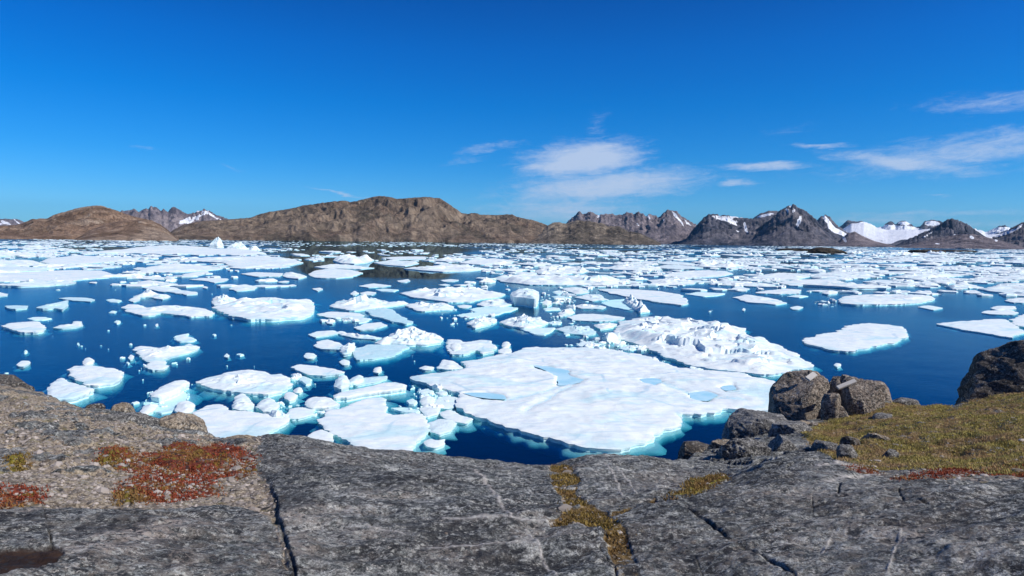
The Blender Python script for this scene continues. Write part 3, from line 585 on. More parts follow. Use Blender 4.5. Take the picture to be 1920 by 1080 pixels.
small white floe wedged between the cracked floe and the shore rock|.4 .15 .4 0 0|575,817 590,807 605,804 625,813 625,827 600,825
|.3 .3 .5 0 0|818,690 830,674 850,676 862,685 868,690 845,693
|.3 .3 .4 0 0|785,690 797,685 815,688 810,693 795,693
|.2 .2 .4 .3 .2|780,733 800,728 815,733 806,741 790,741
|.2 .2 .4 .2 .4|815,737 828,732 842,735 836,741 822,741
|.2 .1 .4 .2 .2|760,751 775,746 785,753 778,759 765,758
|.25 .2 .3 0 0|569,668 574,661 588,662 595,667 588,672 575,672
|.25 .2 .3 0 0|635,678 644,673 656,676 655,684 642,684
|.3 .3 .3 0 0|699,697 702,689 714,687 717,694 710,699
|.3 .1 .3 0 0|31,682 40,676 55,676 58,680 45,687 33,686
|.3 .2 .3 0 0|61,741 64,734 74,735 79,741 70,746
|.2 .1 .2 0 0|202,586 210,582 220,583 216,587
|.2 .2 .2 0 0|212,604 218,600 227,601 226,606 218,607
|.3 .2 .2 0 0|379,539 383,536 390,538 388,541
|.25 .1 .2 0 0|419,668 425,662 431,666 428,670
|.2 .1 .2 0 0|441,664 450,662 460,664 450,667
|.3 .1 .2 0 0|1563,684 1567,680 1576,681 1578,685 1570,688
|.3 .2 .2 0 0|1389,808 1391,802 1398,802 1399,808 1393,811
|.25 .1 .2 0 0|1391,581 1394,577 1398,579 1396,583
|.3 .1 .2 0 0|240,670 245,664 252,667 250,673 243,674
|.2 .1 .2 0 0|234,680 240,677 245,680 240,683
|.3 .1 .2 0 0|292,607 296,606 297,610 291,611
|.2 .1 .2 0 0|396,627 402,625 407,627 402,630
|.2 .1 .2 0 0|43,659 47,655 53,657 52,661 45,662
|.2 .1 .2 0 0|143,644 146,641 150,643 149,647 144,647
|.3 .2 .3 0 0|585,541 600,539 606,542 596,546
|.3 .1 .3 0 0|673,536 700,531 733,535 720,538 690,539
|.4 .2 .3 0 0|657,550 665,545 673,549 668,553 660,553
|.3 .1 .3 0 0|675,549 690,546 706,548 700,553 680,553
|.4 .1 .2 0 0|745,526 765,523 769,526 762,529 748,529
|.3 .05 .2 0 0|826,525 845,523 862,525 850,528 832,528
|.25 .05 .2 0 0|821,534 835,532 845,534 835,536
|.5 .1 .2 0 0|873,533 880,530 883,534 879,537
|.2 .05 .4 .3 0|703,543 720,541 748,543 740,547 715,546
|.3 .2 .2 0 0|520,528 535,526 543,527 538,530 525,530
|.3 .2 .2 0 0|533,535 550,533 557,535 545,537
|.3 .1 .3 0 0|857,573 870,571 886,573 878,577 862,577
|.2 .05 .2 0 0|1055,625 1066,623 1070,627 1060,629
"""
OCC = np.zeros((540, 960), bool)
_ix, _iy = np.meshgrid(np.arange(960)*2+1., np.arange(540)*2+1.)
def occupy(poly):
    a = np.array(poly); x0, x1 = int(max(0, a[:, 0].min()//2-1)), int(min(959, a[:, 0].max()//2+2)); y0, y1 = int(a[:, 1].min()//2-1), int(min(539, a[:, 1].max()//2+2))
    if x1 <= x0: return
    OCC[y0:y1, x0:x1] |= inside(_ix[y0:y1, x0:x1], _iy[y0:y1, x0:x1], poly)
def roughen(P, amp, seg, seed):
    """subdivide a closed outline and break it up at several scales"""
    out = []
    n = len(P)
    for i in range(n):
        a, b = P[i], P[(i+1) % n]; L = np.hypot(*(b-a)); k = max(1, int(L/seg))
        for j in range(k): out.append(a+(b-a)*j/k)
    Q = np.array(out)
    for _ in range(2): Q = Q*.5+(np.roll(Q, 1, 0)+np.roll(Q, -1, 0))*.25
    T = np.roll(Q, -1, 0)-np.roll(Q, 1, 0); T /= np.maximum(np.hypot(T[:, 0], T[:, 1])[:, None], 1e-6)
    Nn = np.stack([T[:, 1], -T[:, 0]], 1)
    d = amp*(fbm(Q[:, 0]/(amp*6)+seed, Q[:, 1]/(amp*6), 5, .70))*1.7
    return Q+Nn*d[:, None]
def build_ice(name, poly2d, h, ham, skirt, blue, dirt, seed, pondfn=None, cap=2200, rmin=.12):
    P = np.array(poly2d, float)
    A = .5*np.sum(P[:, 0]*np.roll(P[:, 1], -1)-np.roll(P[:, 0], -1)*P[:, 1])
    if A < 0: P = P[::-1]; A = -A
    if ham < 1 or A < 6: h = min(h, .20*math.sqrt(A)+.02)
    c = P.mean(0); dist = np.hypot(*c)
    size = math.sqrt(A); per = np.sum(np.hypot(*(P-np.roll(P, 1, 0)).T))
    seg = max(rmin, dist*.0022, per/420)
    Q = roughen(P, min(size*.06, .7), seg, seed)
    cell = max(math.sqrt(A/cap), seg*.9)
    x = np.arange(Q[:, 0].min(), Q[:, 0].max(), cell); y = np.arange(Q[:, 1].min(), Q[:, 1].max(), cell*.87)
    X, Y = np.meshgrid(x, y); X[1::2] += cell/2; X = X.ravel(); Y = Y.ravel()
    rs = np.random.RandomState(seed); X = X+rs.uniform(-.25, .25, X.shape)*cell; Y = Y+rs.uniform(-.25, .25, Y.shape)*cell
    k = inside(X, Y, Q); X, Y = X[k], Y[k]
    if len(X):
        d, _ = pdist(X, Y, Q, True); k = d > cell*.55; X, Y, d = X[k], Y[k], d[k]
    else: d = X
    nq = len(Q)
    res = delaunay_2d_cdt([Vector(p) for p in Q]+[Vector(p) for p in zip(X, Y)], [], [list(range(nq))], 1, 1e-6)
    V2 = np.array([list(v) for v in res[0]]); F = [tuple(f) for f in res[2]]
    D = np.zeros(len(V2)); ring = np.full(nq, -1)
    for i, src in enumerate(res[3]):
        for s_ in src:
            if s_ < nq: ring[s_] = i
            elif s_-nq < len(d): D[i] = d[s_-nq]
    if (ring < 0).any(): ring = ring[ring >= 0]
    bev = max(.06, min(.2*size, h*.5))
    e = sstep(D, 0, bev)
    ham = ham*min(1, .35+size/9)
    q = 1/max(size*.16, .5); wide = sstep(D, 0, min(size*.2, 2.5))
    hum = fbm(V2[:, 0]*q*.9+seed, V2[:, 1]*q*.9, 5, .55, ridged=True)
    if size < 14:      # small pieces: one or two smooth humps that fall to the rim, not a crown of spikes
        dm = D/max(D.max(), 1e-3); nn = fbm(V2[:, 0]*2.2/size+seed, V2[:, 1]*2.2/size, 4, .5)
        wide = dm**.9*(.75+.9*nn); hum = .5+.35*hum
    lump = np.maximum(0, fbm(V2[:, 0]*q*.5+seed*2.3, V2[:, 1]*q*.5+7, 3)+.15)
    blk = np.zeros(len(V2))
    if ham > .22:
        # pressed-up ice: tilted slabs leaning on one another
        for cs in ((max(size*.13, .5), 1.0), (max(size*.06, .28), .45)):
            m_ = int(min(420, max(5, 1.4*A/cs[0]**2))); sx_ = rs.uniform(Q[:, 0].min(), Q[:, 0].max(), m_); sy_ = rs.uniform(Q[:, 1].min(), Q[:, 1].max(), m_)
            best = np.full(len(V2), 1e9); who = np.zeros(len(V2), int)
            for t_ in range(m_):
                q2 = (V2[:, 0]-sx_[t_])**2+(V2[:, 1]-sy_[t_])**2; mm = q2 < best; best = np.where(mm, q2, best); who = np.where(mm, t_, who)
            hk = rs.rand(m_)**1.6; ga, gm = rs.uniform(0, 2*np.pi, m_), rs.uniform(.1, .75, m_)/cs[0]
            blk += cs[1]*np.maximum(0, hk[who]+(np.cos(ga)*gm)[who]*(V2[:, 0]-sx_[who])+(np.sin(ga)*gm)[who]*(V2[:, 1]-sy_[who]))
        zone = np.clip(.70+1.1*fbm(V2[:, 0]*q*.35+seed*5, V2[:, 1]*q*.35, 3), .32, 1.1) if size > 14 else 1.0
        Z = h*(.85+.15*e)+ham*wide*zone*(.95*blk+.30*np.maximum(hum, 0)+.35*lump)*(.35+e*.65)
    else:
        Z = h*(.85+.15*e)+ham*wide*(.75*np.maximum(hum, 0)**1.3+1.1*lump)*(.35+e*.65)
    Z = Z+.022*size**.3*e*fbm(V2[:, 0]*1.1, V2[:, 1]*1.7+seed, 4)
    pond = np.zeros(len(V2))
    if pondfn is not None:
        pond = pondfn(V2, Z); Z = Z-pond*.12
    if h < .1: Z = Z-.14*(1-e)+.0*D
    R0 = V2[ring]; n = len(R0)
    T = np.roll(R0, -2, 0)-np.roll(R0, 2, 0)
    for _ in range(3): T = T*.5+(np.roll(T, 1, 0)+np.roll(T, -1, 0))*.25
    T /= np.maximum(np.hypot(T[:, 0], T[:, 1])[:, None], 1e-6); Nn = np.stack([T[:, 1], -T[:, 0]], 1)
    skirt = min(skirt, .35*size)
    # the drowned foot is wider in some places than in others
    sk = skirt*(.12+1.5*np.clip(1.4*fbm(R0[:, 0]*.9/max(skirt, .3)*.35+seed*1.7, R0[:, 1]*.35/max(skirt, .3), 3)+.30, 0, 1.3))
    j = fbm(R0[:, 0]*3.1+seed, R0[:, 1]*3.1, 3)*min(.05, h*.2)
    verts = [np.column_stack([V2, Z])]; zr = Z[ring]; pr = R0
    dk = min(1, size/5)
    skirt = min(skirt, .35*size)
    rings = [(j-.02, .45*zr+j*.3), (-.05+j*1.5-.05*h, .08*np.ones(n)), (-.03+j, -.05*np.ones(n)), (sk*.5, -.12*np.ones(n)-.05*skirt), (sk, -.22-.14*skirt*np.ones(n)), (sk*.35, (-.45-.25*skirt)*dk*np.ones(n)), ((-.9-.6*skirt)*min(1, size/9)*np.ones(n), (-.9-.5*skirt)*dk*np.ones(n))]
    Rs = R0.copy()
    for _ in range(14): Rs = Rs*.5+(np.roll(Rs, 1, 0)+np.roll(Rs, -1, 0))*.25
    Tn = np.roll(Rs, -3, 0)-np.roll(Rs, 3, 0)
    for _ in range(8): Tn = Tn*.5+(np.roll(Tn, 1, 0)+np.roll(Tn, -1, 0))*.25
    Tn /= np.maximum(np.hypot(Tn[:, 0], Tn[:, 1])[:, None], 1e-6); Ns = np.stack([Tn[:, 1], -Tn[:, 0]], 1)
    base = len(V2); prev = ring; nsplit = None
    for k_, (off, zz) in enumerate(rings):
        if k_ == 3 and skirt >= .55: nsplit = len(F); vsplit = base
        verts.append(np.column_stack([(R0 if k_ < 3 else Rs)+Ns*np.broadcast_to(off, (n,))[:, None], zz]))
        cur = np.arange(base, base+n)
        for a in range(n):
            b = (a+1) % n; F.append((int(prev[a]), int(cur[a]), int(cur[b]), int(prev[b])))
        prev = cur; base += n
    V = np.vstack(verts); ctr = np.array([c[0], c[1], 0.0]); V = V-ctr
    nb = len(V)-len(V2)
    at = {'blue': np.concatenate([np.full(len(V2), blue), np.full(nb, max(blue, .35))]), 'dirt': np.concatenate([np.full(len(V2), dirt), np.full(nb, dirt)]), 'pond': np.concatenate([pond, np.zeros(nb)])}
    foot = None
    if nsplit is not None:
        v0_ = vsplit-n; foot = ([tuple(i-v0_ for i in f) for f in F[nsplit:]], V[v0_:], {k2: v2[v0_:] for k2, v2 in at.items()})
        F = F[:nsplit]; V = V[:vsplit]; at = {k2: v2[:vsplit] for k2, v2 in at.items()}
    o = link(name, V, F, M_ice, attrs=at, smooth=True)
    if foot: link('underwater_foot', foot[1], foot[0], M_ice, parent=o, attrs=foot[2])
    try: o.data.set_sharp_from_angle(angle=R(38))
    except Exception: pass
    o.location = ctr; return o
PONDS = [[(1000,686),(1025,688),(1065,695),(1067,705),(1097,713),(1075,718),(1055,722),(1045,722),(1045,706),(1022,694)], [(868,737),(900,736),(940,740),(948,749),(905,746)],
         [(1200,711),(1230,709),(1242,715),(1228,722),(1210,718)], [(1292,737),(1325,734),(1345,741),(1325,752),(1300,749)], [(1350,725),(1375,722),(1380,730),(1360,733)]]
def big_ponds(V2, Z):
    u, v = to_px(np.column_stack([V2, np.full(len(V2), .2475)])); u = u+7*fbm(V2[:, 0]*.8, V2[:, 1]*.8, 3); v = v+3.5*fbm(V2[:, 0]*.8+9, V2[:, 1]*.8, 3)
    p = np.zeros(len(V2))
    for q in PONDS: p = np.maximum(p, smask(u, v, q, 3.5))
    Z[:] = Z*(1-p)+(.2475-.06)*p
    # pale meltwater channels wandering between the ponds
    ch = [[(1060,722),(1020,735),(975,745),(945,748)], [(1242,716),(1270,728),(1295,738)], [(1075,720),(1050,735),(1010,755),(985,770)], [(1345,745),(1400,752)]]
    for q in ch: p = np.maximum(p, .55*np.exp(-(pdist(u, v, q)[0]/5)**2))
    return np.maximum(p, .30*sstep(fbm(V2[:, 0]*.22, V2[:, 1]*.35, 4), .25, .6))
def small_ponds(seed):
    def f(V2, Z): return .8*sstep(fbm(V2[:, 0]*.35+seed, V2[:, 1]*.5, 4), .14, .50)
    return f
ALLF = []      # (object, label or '', cx, cy, w, h) in photograph pixels, only for writing the descriptions
for k, line in enumerate([l for l in FLOES.strip().split('\n') if l.strip()]):
    lab, par, pts = line.split('|'); h, ham, skirt, blue, dirt = [float(v) for v in par.split()]; h = h*.45 if .1 < h < 1.5 else h; skirt *= .9
    poly = [tuple(float(v) for v in p.split(',')) for p in pts.split()]
    P = [tuple(at_z(a, b, h)[:2]) for a, b in poly]
    import re
    kw = re.search(r'\b(floe|sheets|tongue|plank|pan|strip|sliver|shelf|slab|iceberg|arch|horn|crown|hummocks|block|lump|ball|cube|hump|knob|chunks|piece|ice at)\b', lab)
    kw = kw.group(1) if kw else 'floe'
    nm = 'iceberg' if kw in ('iceberg', 'arch', 'horn', 'crown', 'hummocks') else 'ice_block' if kw in ('block', 'lump', 'ball', 'cube', 'hump', 'knob', 'chunks', 'piece', 'ice at') else 'ice_floe'
    o = build_ice(nm, P, h, ham*(.8 if len(poly) < 9 else .9), skirt, blue, dirt, k+11, big_ponds if k == 0 else small_ponds(k) if h >= .35 and len(poly) > 9 else None, cap=14000 if k == 0 else 14000 if k == 1 else 2200, rmin=.10)
    a = np.array(poly); ALLF.append([o, lab, a[:, 0].mean(), a[:, 1].mean(), np.ptp(a[:, 0]), np.ptp(a[:, 1]), nm])
    occupy(poly)
    if k == 0:
        for q in PONDS:
            c_ = np.mean(q, 0); Wp = [tuple(at_z(c_[0]+(a-c_[0])*1.12, c_[1]+(b-c_[1])*1.12, .252)[:2]) for a, b in q]
            Wp = roughen(np.array(Wp), .12, .25, 5); link('melt_pond', np.column_stack([Wp, np.full(len(Wp), .252)])-np.array(o.location[:]), [tuple(range(len(Wp)))], M_pond, parent=o, smooth=False)
# ice towers standing on or beside the long floe on the left (each its own berg)
def tower(label, px, py, wpx, hpx, seed, blue=.15):
    c = at_z(px, py); dist = math.hypot(c.x, c.y); w_ = wpx*dist/FPX; H = hpx*dist/FPX
    bm = bmesh.new(); bmesh.ops.create_icosphere(bm, subdivisions=4, radius=1)
    V = np.array([v.co[:] for v in bm.verts]); F = [tuple(v.index for v in f.verts) for f in bm.faces]; bm.free()
    rs = np.random.RandomState(seed)
    for i in range(9):
        n = rs.normal(size=3); n[2] = abs(n[2])*.5; n /= np.linalg.norm(n); dd = rs.uniform(.5, .85); V = V-np.outer(np.maximum(0, V@n-dd), n)
    nz = fbm(V[:, 0]*2.2+seed, V[:, 1]*2.2+V[:, 2]*1.7, 4, .6, ridged=True)
    V = V*(1+.28*nz[:, None]); zt = V[:, 2]; V[:, :2] *= (1.12-.55*np.clip(zt, 0, 1))[:, None]
    V = V*np.array([w_/2, w_/2*.8, H*.95]) + np.array([0, 0, 0])
    o = link('iceberg', V, F, M_ice, smooth=False, attrs={'blue': np.full(len(V), blue), 'dirt': np.zeros(len(V)), 'pond': np.zeros(len(V))})
    o.location = (c.x, c.y, 0); ALLF.append([o, label, px, py-hpx/2, wpx, hpx, 'iceberg'])
tower('tall pointed white ice tower on the long rugged floe', 409, 464, 24, 18, 5)
tower('broad crumbled white ice tower, middle of three far left', 447, 468, 34, 14, 9)
tower('low broken white ice tower, rightmost of three far left', 478, 470, 26, 9, 12)
tower('blue-green chunk of glacier ice in the dense pack at right', 1524, 507, 26, 9, 14, .9)
tower('thin upright ice horn on the horned right floe', 1766, 516, 9, 13, 21, .4)
tower('small white ice peak in the far pack ice under the snowy mountains', 1860, 497, 12, 6, 23, .2)
# ------------------------------------------------------------------ mid-sized floes that fill the pack between the traced ones
def dens(px, py):
    """share of the water that ice covers in the photograph"""
    y = py-(px-960)*.010
    d = np.interp(y, [453, 457, 462, 470, 480, 492, 503, 515, 535, 560, 600], [.85, .70, .62, .55, .46, .40, .32, .20, .10, .05, .02])
    right = np.clip((px-1050)/500, 0, 1); d = d+right*np.interp(y, [455, 485, 510, 530], [.40, .38, .22, 0])
    left = np.clip((420-px)/300, 0, 1); d = d+left*np.interp(y, [450, 482, 500, 512], [.30, .25, .08, 0])
    refl = np.exp(-((px-690)/190)**2)*np.interp(y, [455, 465, 515, 540], [0, .35, .40, .1]); d = d-refl
    op = np.exp(-(((px-330)/150)**2+((py-530)/9)**2))*.0
    return np.clip((d-op)*(.70+.3*right), 0, .97)
rng = np.random.RandomState(77)
variants = []
for k in range(14):
    m_ = rng.randint(7, 13); a = np.sort(rng.uniform(0, 2*np.pi, m_)); rad = rng.uniform(.55, 1.1, m_)
    P = np.stack([np.cos(a)*rad*10, np.sin(a)*rad*10], 1)+np.array([0, 300.0])
    o = build_ice('ice_floe', P, .55, [.2, .9, .5, 1.2][k % 4], .7, 0 if k % 5 else .3, .3*(k % 3 == 0), 300+k, cap=420)
    variants.append(o)
N_TARGET = 300-len(ALLF); placed = 0; tries = 0
first_use = set()
while placed < N_TARGET and tries < 60000:
    tries += 1
    py = 470+rng.beta(1.0, 1.5)*72; px = rng.uniform(-10, 1930)
    if rng.rand() > dens(px, py)*1.2: continue
    hy = HOR0+px*HORS; wpx = (py-hy)*rng.uniform(.45, 1.6)*(.8+rng.rand()); hpx = max(2.2, wpx*(py-hy)/FPX*rng.uniform(1.4, 3.2)); hpx = min(hpx, 7)
    ix, iy = int(px//2), int(py//2); x0, x1 = max(0, int((px-wpx/2)//2)), min(959, int((px+wpx/2)//2)); y0, y1 = int((py-hpx/2)//2), int((py+hpx/2)//2)+1
    if x1 <= x0 or OCC[y0:y1, x0:x1].mean() > .12: continue
    OCC[y0:y1, x0:x1] = True
    c = at_z(px, py); dist = math.hypot(c.x, c.y); near = at_z(px, py+hpx/2); far = at_z(px, py-hpx/2)
    dep = (far-near).length; wid = wpx*dist/FPX
    k = rng.randint(14); src = variants[k]
    if k in first_use:
        o = src.copy(); C.objects.link(o)
    else: o = src; first_use.add(k)
    s_ = (wid/18, dep/18, min(1.6, .6+wid/40)*rng.uniform(.7, 1.3))
    o.location = (c.x, c.y, 0); o.scale = s_; o.rotation_euler = (0, 0, -math.atan2(c.x, c.y)+(math.pi if rng.rand() < .5 else 0)+rng.uniform(-.15, .15))
    ALLF.append([o, '', px, py, wpx, hpx, 'ice_floe']); placed += 1
for k in range(14):
    if k not in first_use: bpy.data.objects.remove(variants[k])
# ------------------------------------------------------------------ descriptions
def side(dx, dy, w_):
    h_ = 'left' if dx < 0 else 'right'
    if abs(dx) < max(8, w_*.3): return 'just behind' if dy < 0 else 'just in front of'
    if abs(dy) < 6: return 'to the %s of' % h_
    return ('behind and %s of' if dy < 0 else 'in front and %s of') % h_
MARKS = [('the huge ponded floe', 1100, 740), ('the rugged pressed-up floe', 1330, 645), ('the thick wedge floe', 495, 577), ('the boot-shaped floe', 312, 665), ('the oval scalloped floe', 457, 716), ('the left-edge flat floe', 80, 517),
    ('the square iceberg', 985, 550), ('the white ice arch', 1190, 570), ('the long tabular floe', 1660, 561), ('the broad stepped floe', 1604, 632), ('the pointed right floe', 1840, 613), ('the lens-shaped floe', 1425, 561),
    ('the triangular peak floe', 768, 632), ('the broad peaked floe', 850, 552), ('the dark reflection', 680, 510), ('the domed iceberg', 665, 484), ('the central ridge floe', 1060, 526), ('the tall ice tower', 409, 455),
    ('the pyramid floe', 284, 554), ('the long knobbly strip', 312, 582), ('the smooth ice tongue', 1210, 557), ('the round brash pan', 836, 754), ('the raised white slab', 693, 730), ('the horned right floe', 1740, 517),
    ('the twin islets', 1490, 471), ('the long islet', 1760, 470), ('the shore boulder outcrop', 1550, 750), ('the boat-shaped floe', 1054, 507), ('the almond-shaped floe', 597, 694), ('the left foreground floe', 180, 703), ('the heaped hummocks', 690, 570), ('the pale far-left floe', 165, 488), ('the flat-fronted reflection floe', 628, 512)]
ORD = ['', 'second ', 'third ', 'fourth ', 'fifth ', 'sixth ', 'seventh ', 'eighth ', 'ninth ', 'tenth ', 'eleventh ', 'twelfth ']
used = {}
auto = []
for it in ALLF:
    o, lab, cx, cy, w_, h_, nm = it
    if lab: continue
    best = min(MARKS, key=lambda m: math.hypot(m[1]-cx, (m[2]-cy)*3.0))
    size = 'tiny' if w_ < 13 else 'small' if w_ < 38 else 'medium-sized' if w_ < 85 else 'wide'
    shape = ['jagged', 'uneven', 'flat', 'thin flat'][0 if h_/max(w_, 1) > .32 else 1 if h_/max(w_, 1) > .2 else 2 if h_/max(w_, 1) > .1 else 3]
    if w_ < 13: shape = 'white'
    key = (size, shape, side(cx-best[1], cy-best[2], w_), best[0]); auto.append((key, math.hypot(best[1]-cx, (best[2]-cy)*3), it))
groups_ = {}
for key, d_, it in auto: groups_.setdefault(key, []).append((d_, it))
for key, lst in groups_.items():
    lst.sort(key=lambda q: q[0])
    for i, (d_, it) in enumerate(lst):
        size, shape, rel, mk = key
        rank = '' if len(lst) == 1 else ORD[i]+'nearest '
        it[1] = '%s%s %s floe %s %s' % (rank, size, shape, rel, mk)
for it in ALLF:
    cat = {'iceberg': 'iceberg', 'ice_block': 'ice block', 'ice_floe': 'ice floe'}[it[6]]
    it[0].name = it[6]; tag(it[0], it[1], cat, 'ice floes drifting on the fjord')
# ------------------------------------------------------------------ the rest of the pack ice: thousands of pieces nobody could count
def pack():
    rs = np.random.RandomState(5); VV = []; FF = []; base = 0; T = np.array
    def piece(cx, cy, wid, dep, hh, rot, lump):
        nonlocal base
        n = rs.randint(7, 12); a = np.sort(rs.uniform(0, 2*np.pi, n)+0); a = np.linspace(0, 2*np.pi, n, endpoint=False)+rs.uniform(-.25, .25, n); rad = rs.uniform(.6, 1.08, n)
        x = np.cos(a)*rad*wid/2; y = np.sin(a)*rad*dep/2; cr, sr = math.cos(rot), math.sin(rot)
        X = cx+x*cr-y*sr; Y = cy+x*sr+y*cr
        z1 = hh*rs.uniform(.5, 1.0, n); xi, yi = cx+(X-cx)*.72, cy+(Y-cy)*.72; z2 = hh*(1+lump*rs.uniform(-.3, 1.0, n))
        VV.append(np.column_stack([X, Y, np.full(n, -.25)])); VV.append(np.column_stack([X, Y, z1])); VV.append(np.column_stack([xi, yi, z2])); VV.append(T([[cx, cy, hh*(1+lump*rs.uniform(-.3, .9))]]))
        for i in range(n):
            j = (i+1) % n
            FF.append((base+i, base+j, base+n+j, base+n+i)); FF.append((base+n+i, base+n+j, base+2*n+j, base+2*n+i)); FF.append((base+2*n+i, base+2*n+j, base+3*n))
        base += 3*n+1
    cnt = 0
    for _ in range(42000):
        # sample evenly over the picture band where the pack lies
        px = rs.uniform(-120, 2040); hy = HOR0+px*HORS; t = rs.rand()**1.5; py = hy+3.6+t*90
        cxp = min(max(px, 0), 1919); cl_ = fbm(T([px*.0055]), T([py*.13]), 3)[0]
        if rs.rand() > dens(cxp, py)*(.50+2.4*cl_): continue
        if py < 570 and OCC[int(py//2), int(cxp//2)] and rs.rand() < .93: continue
        c = at_z(px, py); dist = math.hypot(c.x, c.y); 
        wpx = rs.lognormal(0, .8)*(py-hy)*.24+3.0; wpx = min(wpx, 60)
        wid = wpx*dist/FPX; hpx = np.clip((.45+rs.rand()*.9)*(.5+(py-hy)*.022), .5, 3.2)
        dep = hpx*dist*dist/(CAMH*FPX)
        dep = min(dep, wid*5); hh = min(rs.uniform(.12, .38)+min(wid*.012, .3), .22*wid)
        lp = .9 if rs.rand() < .3 else .15
        piece(c.x, c.y, wid, dep, hh, -math.atan2(c.x, c.y)+rs.uniform(-.12, .12), lp); cnt += 1
    # crumbs drifting in the near water and brash in the gaps between the near floes
    BR = [(820,748,48,22,120),(790,770,40,12,50),(1115,645,40,12,60),(1180,652,40,10,50),(560,715,25,12,18),(600,775,50,14,25),(640,600,30,8,20),(1220,680,30,8,20),(1350,697,60,3,16),(870,735,30,8,20),(300,690,60,25,12),(290,755,40,20,20),(1040,560,60,20,50),(1540,568,25,6,14),(1060,600,60,16,30),(520,765,30,10,15),(870,600,60,14,20)]
    for (bx, by, sx_, sy_, n) in BR:
        for _ in range(n):
            px, py = bx+rs.normal()*sx_*.5, by+rs.normal()*sy_*.5; c = at_z(px, py); d = c.length; s_ = rs.lognormal(0, .6)*d*.0035
            piece(c.x, c.y, s_, s_*rs.uniform(.8, 2), s_*rs.uniform(.15, .4), rs.uniform(0, 3), .6)
    for _ in range(260):
        px, py = rs.uniform(0, 1500), rs.uniform(530, 760)
        if fbm(T([px*.012+9]), T([py*.03]), 3)[0] < .12: continue
        c = at_z(px, py); d = c.length; s_ = rs.lognormal(0, .5)*d*.0018
        piece(c.x, c.y, s_, s_*1.4, s_*rs.uniform(.15, .4), rs.uniform(0, 3), .6)
    V = np.vstack(VV)
    o = link('brash_ice', V, FF, M_ice, smooth=False, attrs={'blue': np.zeros(len(V)), 'dirt': np.zeros(len(V)), 'pond': np.zeros(len(V))})
    tag(o, 'broken white pack ice and brash scattered over the fjord', 'brash ice', kind='stuff')
    print('pack pieces', cnt, 'floes', len(ALLF))
pack()
# ------------------------------------------------------------------ the shore the photographer stands on
EDGE = [(-700,640,22),(-450,670,20),(-200,700,18),(0,724,17),(25,728,16.6),(60,732,16.3),(100,748,15),(130,758,14.5),(165,768,14),(190,770,14),(215,770,13.8),(245,778,13),(265,786,12.5),(290,795,12.3),(320,800,12),(345,806,11.6),(380,816,11),(400,822,10.5),(440,828,10),(470,832,9.5),(488,824,8.7),(500,818,8.3),(520,815,8),(560,818,8),(640,834,8),(700,843,8),(800,851,8),(900,862,8),(1000,870,8),(1030,873,8),(1060,862,8),(1100,855,8),(1150,854,8),(1230,862,8.2),(1262,867,8.6),(1290,862,9.5),(1340,843,11.5),(1400,822,13.5),(1440,806,15.2),(1480,796,16.2),(1550,778,18),(1610,762,18.6),(1660,752,19),(1700,752,20),(1740,763,20),(1775,772,19),(1800,765,19),(1830,752,18),(1920,738,18),(2100,705,18),(2350,660,20),(2650,600,22)]
ep = [at_r(*e) for e in EDGE]; e_az = np.array([math.atan2(p.x, p.y) for p in ep]); e_r = np.array([e[2] for e in EDGE]); e_z = np.array([p.z for p in ep])
CP = [(-500,1080,3.4),(0,1080,3.3),(300,1080,3.3),(600,1080,3.3),(960,1080,3.3),(1300,1080,3.3),(1600,1080,3.3),(1920,1080,3.35),(2400,1080,3.4),
      (0,1030,3.75),(250,1020,3.75),(0,965,4.5),(250,955,4.7),(450,950,4.7),(-500,960,4.8),(620,950,4.35),(960,950,4.35),(1250,950,4.4),(1600,960,4.3),(1920,960,4.3),(2400,950,4.6),
      (0,900,5.9),(200,900,6.0),(400,890,6.4),(560,880,5.9),(800,900,5.3),(1000,910,5.4),(1200,900,5.8),
      (0,850,7.6),(200,850,7.8),(400,850,8.2),(0,800,10),(200,805,10),(320,815,10.5),(0,760,13),(100,770,13),(-450,720,15),(-450,850,8),
      (1350,905,6.3),(1420,875,6.3),(1490,860,6.4),(1560,872,6.1),(1620,893,5.8),(1760,902,5.5),(1920,908,5.4),(2300,905,5.4),
      (1330,870,9.0),(1400,850,10.5),(1450,835,11.5),(1530,850,9.5),(1600,866,8.6),(1700,884,7.4),(1900,890,7.0),(2300,880,7.0),
      (1500,805,14.5),(1600,815,12.8),(1750,820,11.5),(1900,820,11),(2200,800,11),(1700,775,16.5),(1850,765,16),(1920,760,15.5)]
cpts = [at_r(*c) for c in CP]+ep[1:-1]
KX, KY = 5.0, 2.6
def tps_fit(pts, lam=2e-3):
    X = np.array([[math.atan2(p.x, p.y)*KX, math.log(math.hypot(p.x, p.y))*KY] for p in pts]+[[a*KX, math.log(1.2)*KY] for a in np.linspace(-1.2, 1.2, 7)])
    z = np.array([p.z for p in pts]+[8.36]*7); n = len(X)
    d = np.hypot(X[:, None, 0]-X[None, :, 0], X[:, None, 1]-X[None, :, 1]); K = np.where(d > 0, d*d*np.log(d+1e-12), 0)+lam*np.eye(n)
    P = np.column_stack([np.ones(n), X]); A = np.block([[K, P], [P.T, np.zeros((3, 3))]])
    wv = np.linalg.solve(A, np.concatenate([z, np.zeros(3)])); return X, wv
TX, TW = tps_fit(cpts)
def base_z(azv, r):
    a = azv*KX; b = np.log(r)*KY; out = TW[-3]+TW[-2]*a+TW[-1]*b
    for i in range(len(TX)):
        d2 = (a-TX[i, 0])**2+(b-TX[i, 1])**2; out = out+TW[i]*.5*d2*np.log(d2+1e-12)
    return out
LEDGE = [(486,840),(478,860),(480,882),(505,905),(516,945),(522,985),(536,1020),(546,1060),(560,1140)]
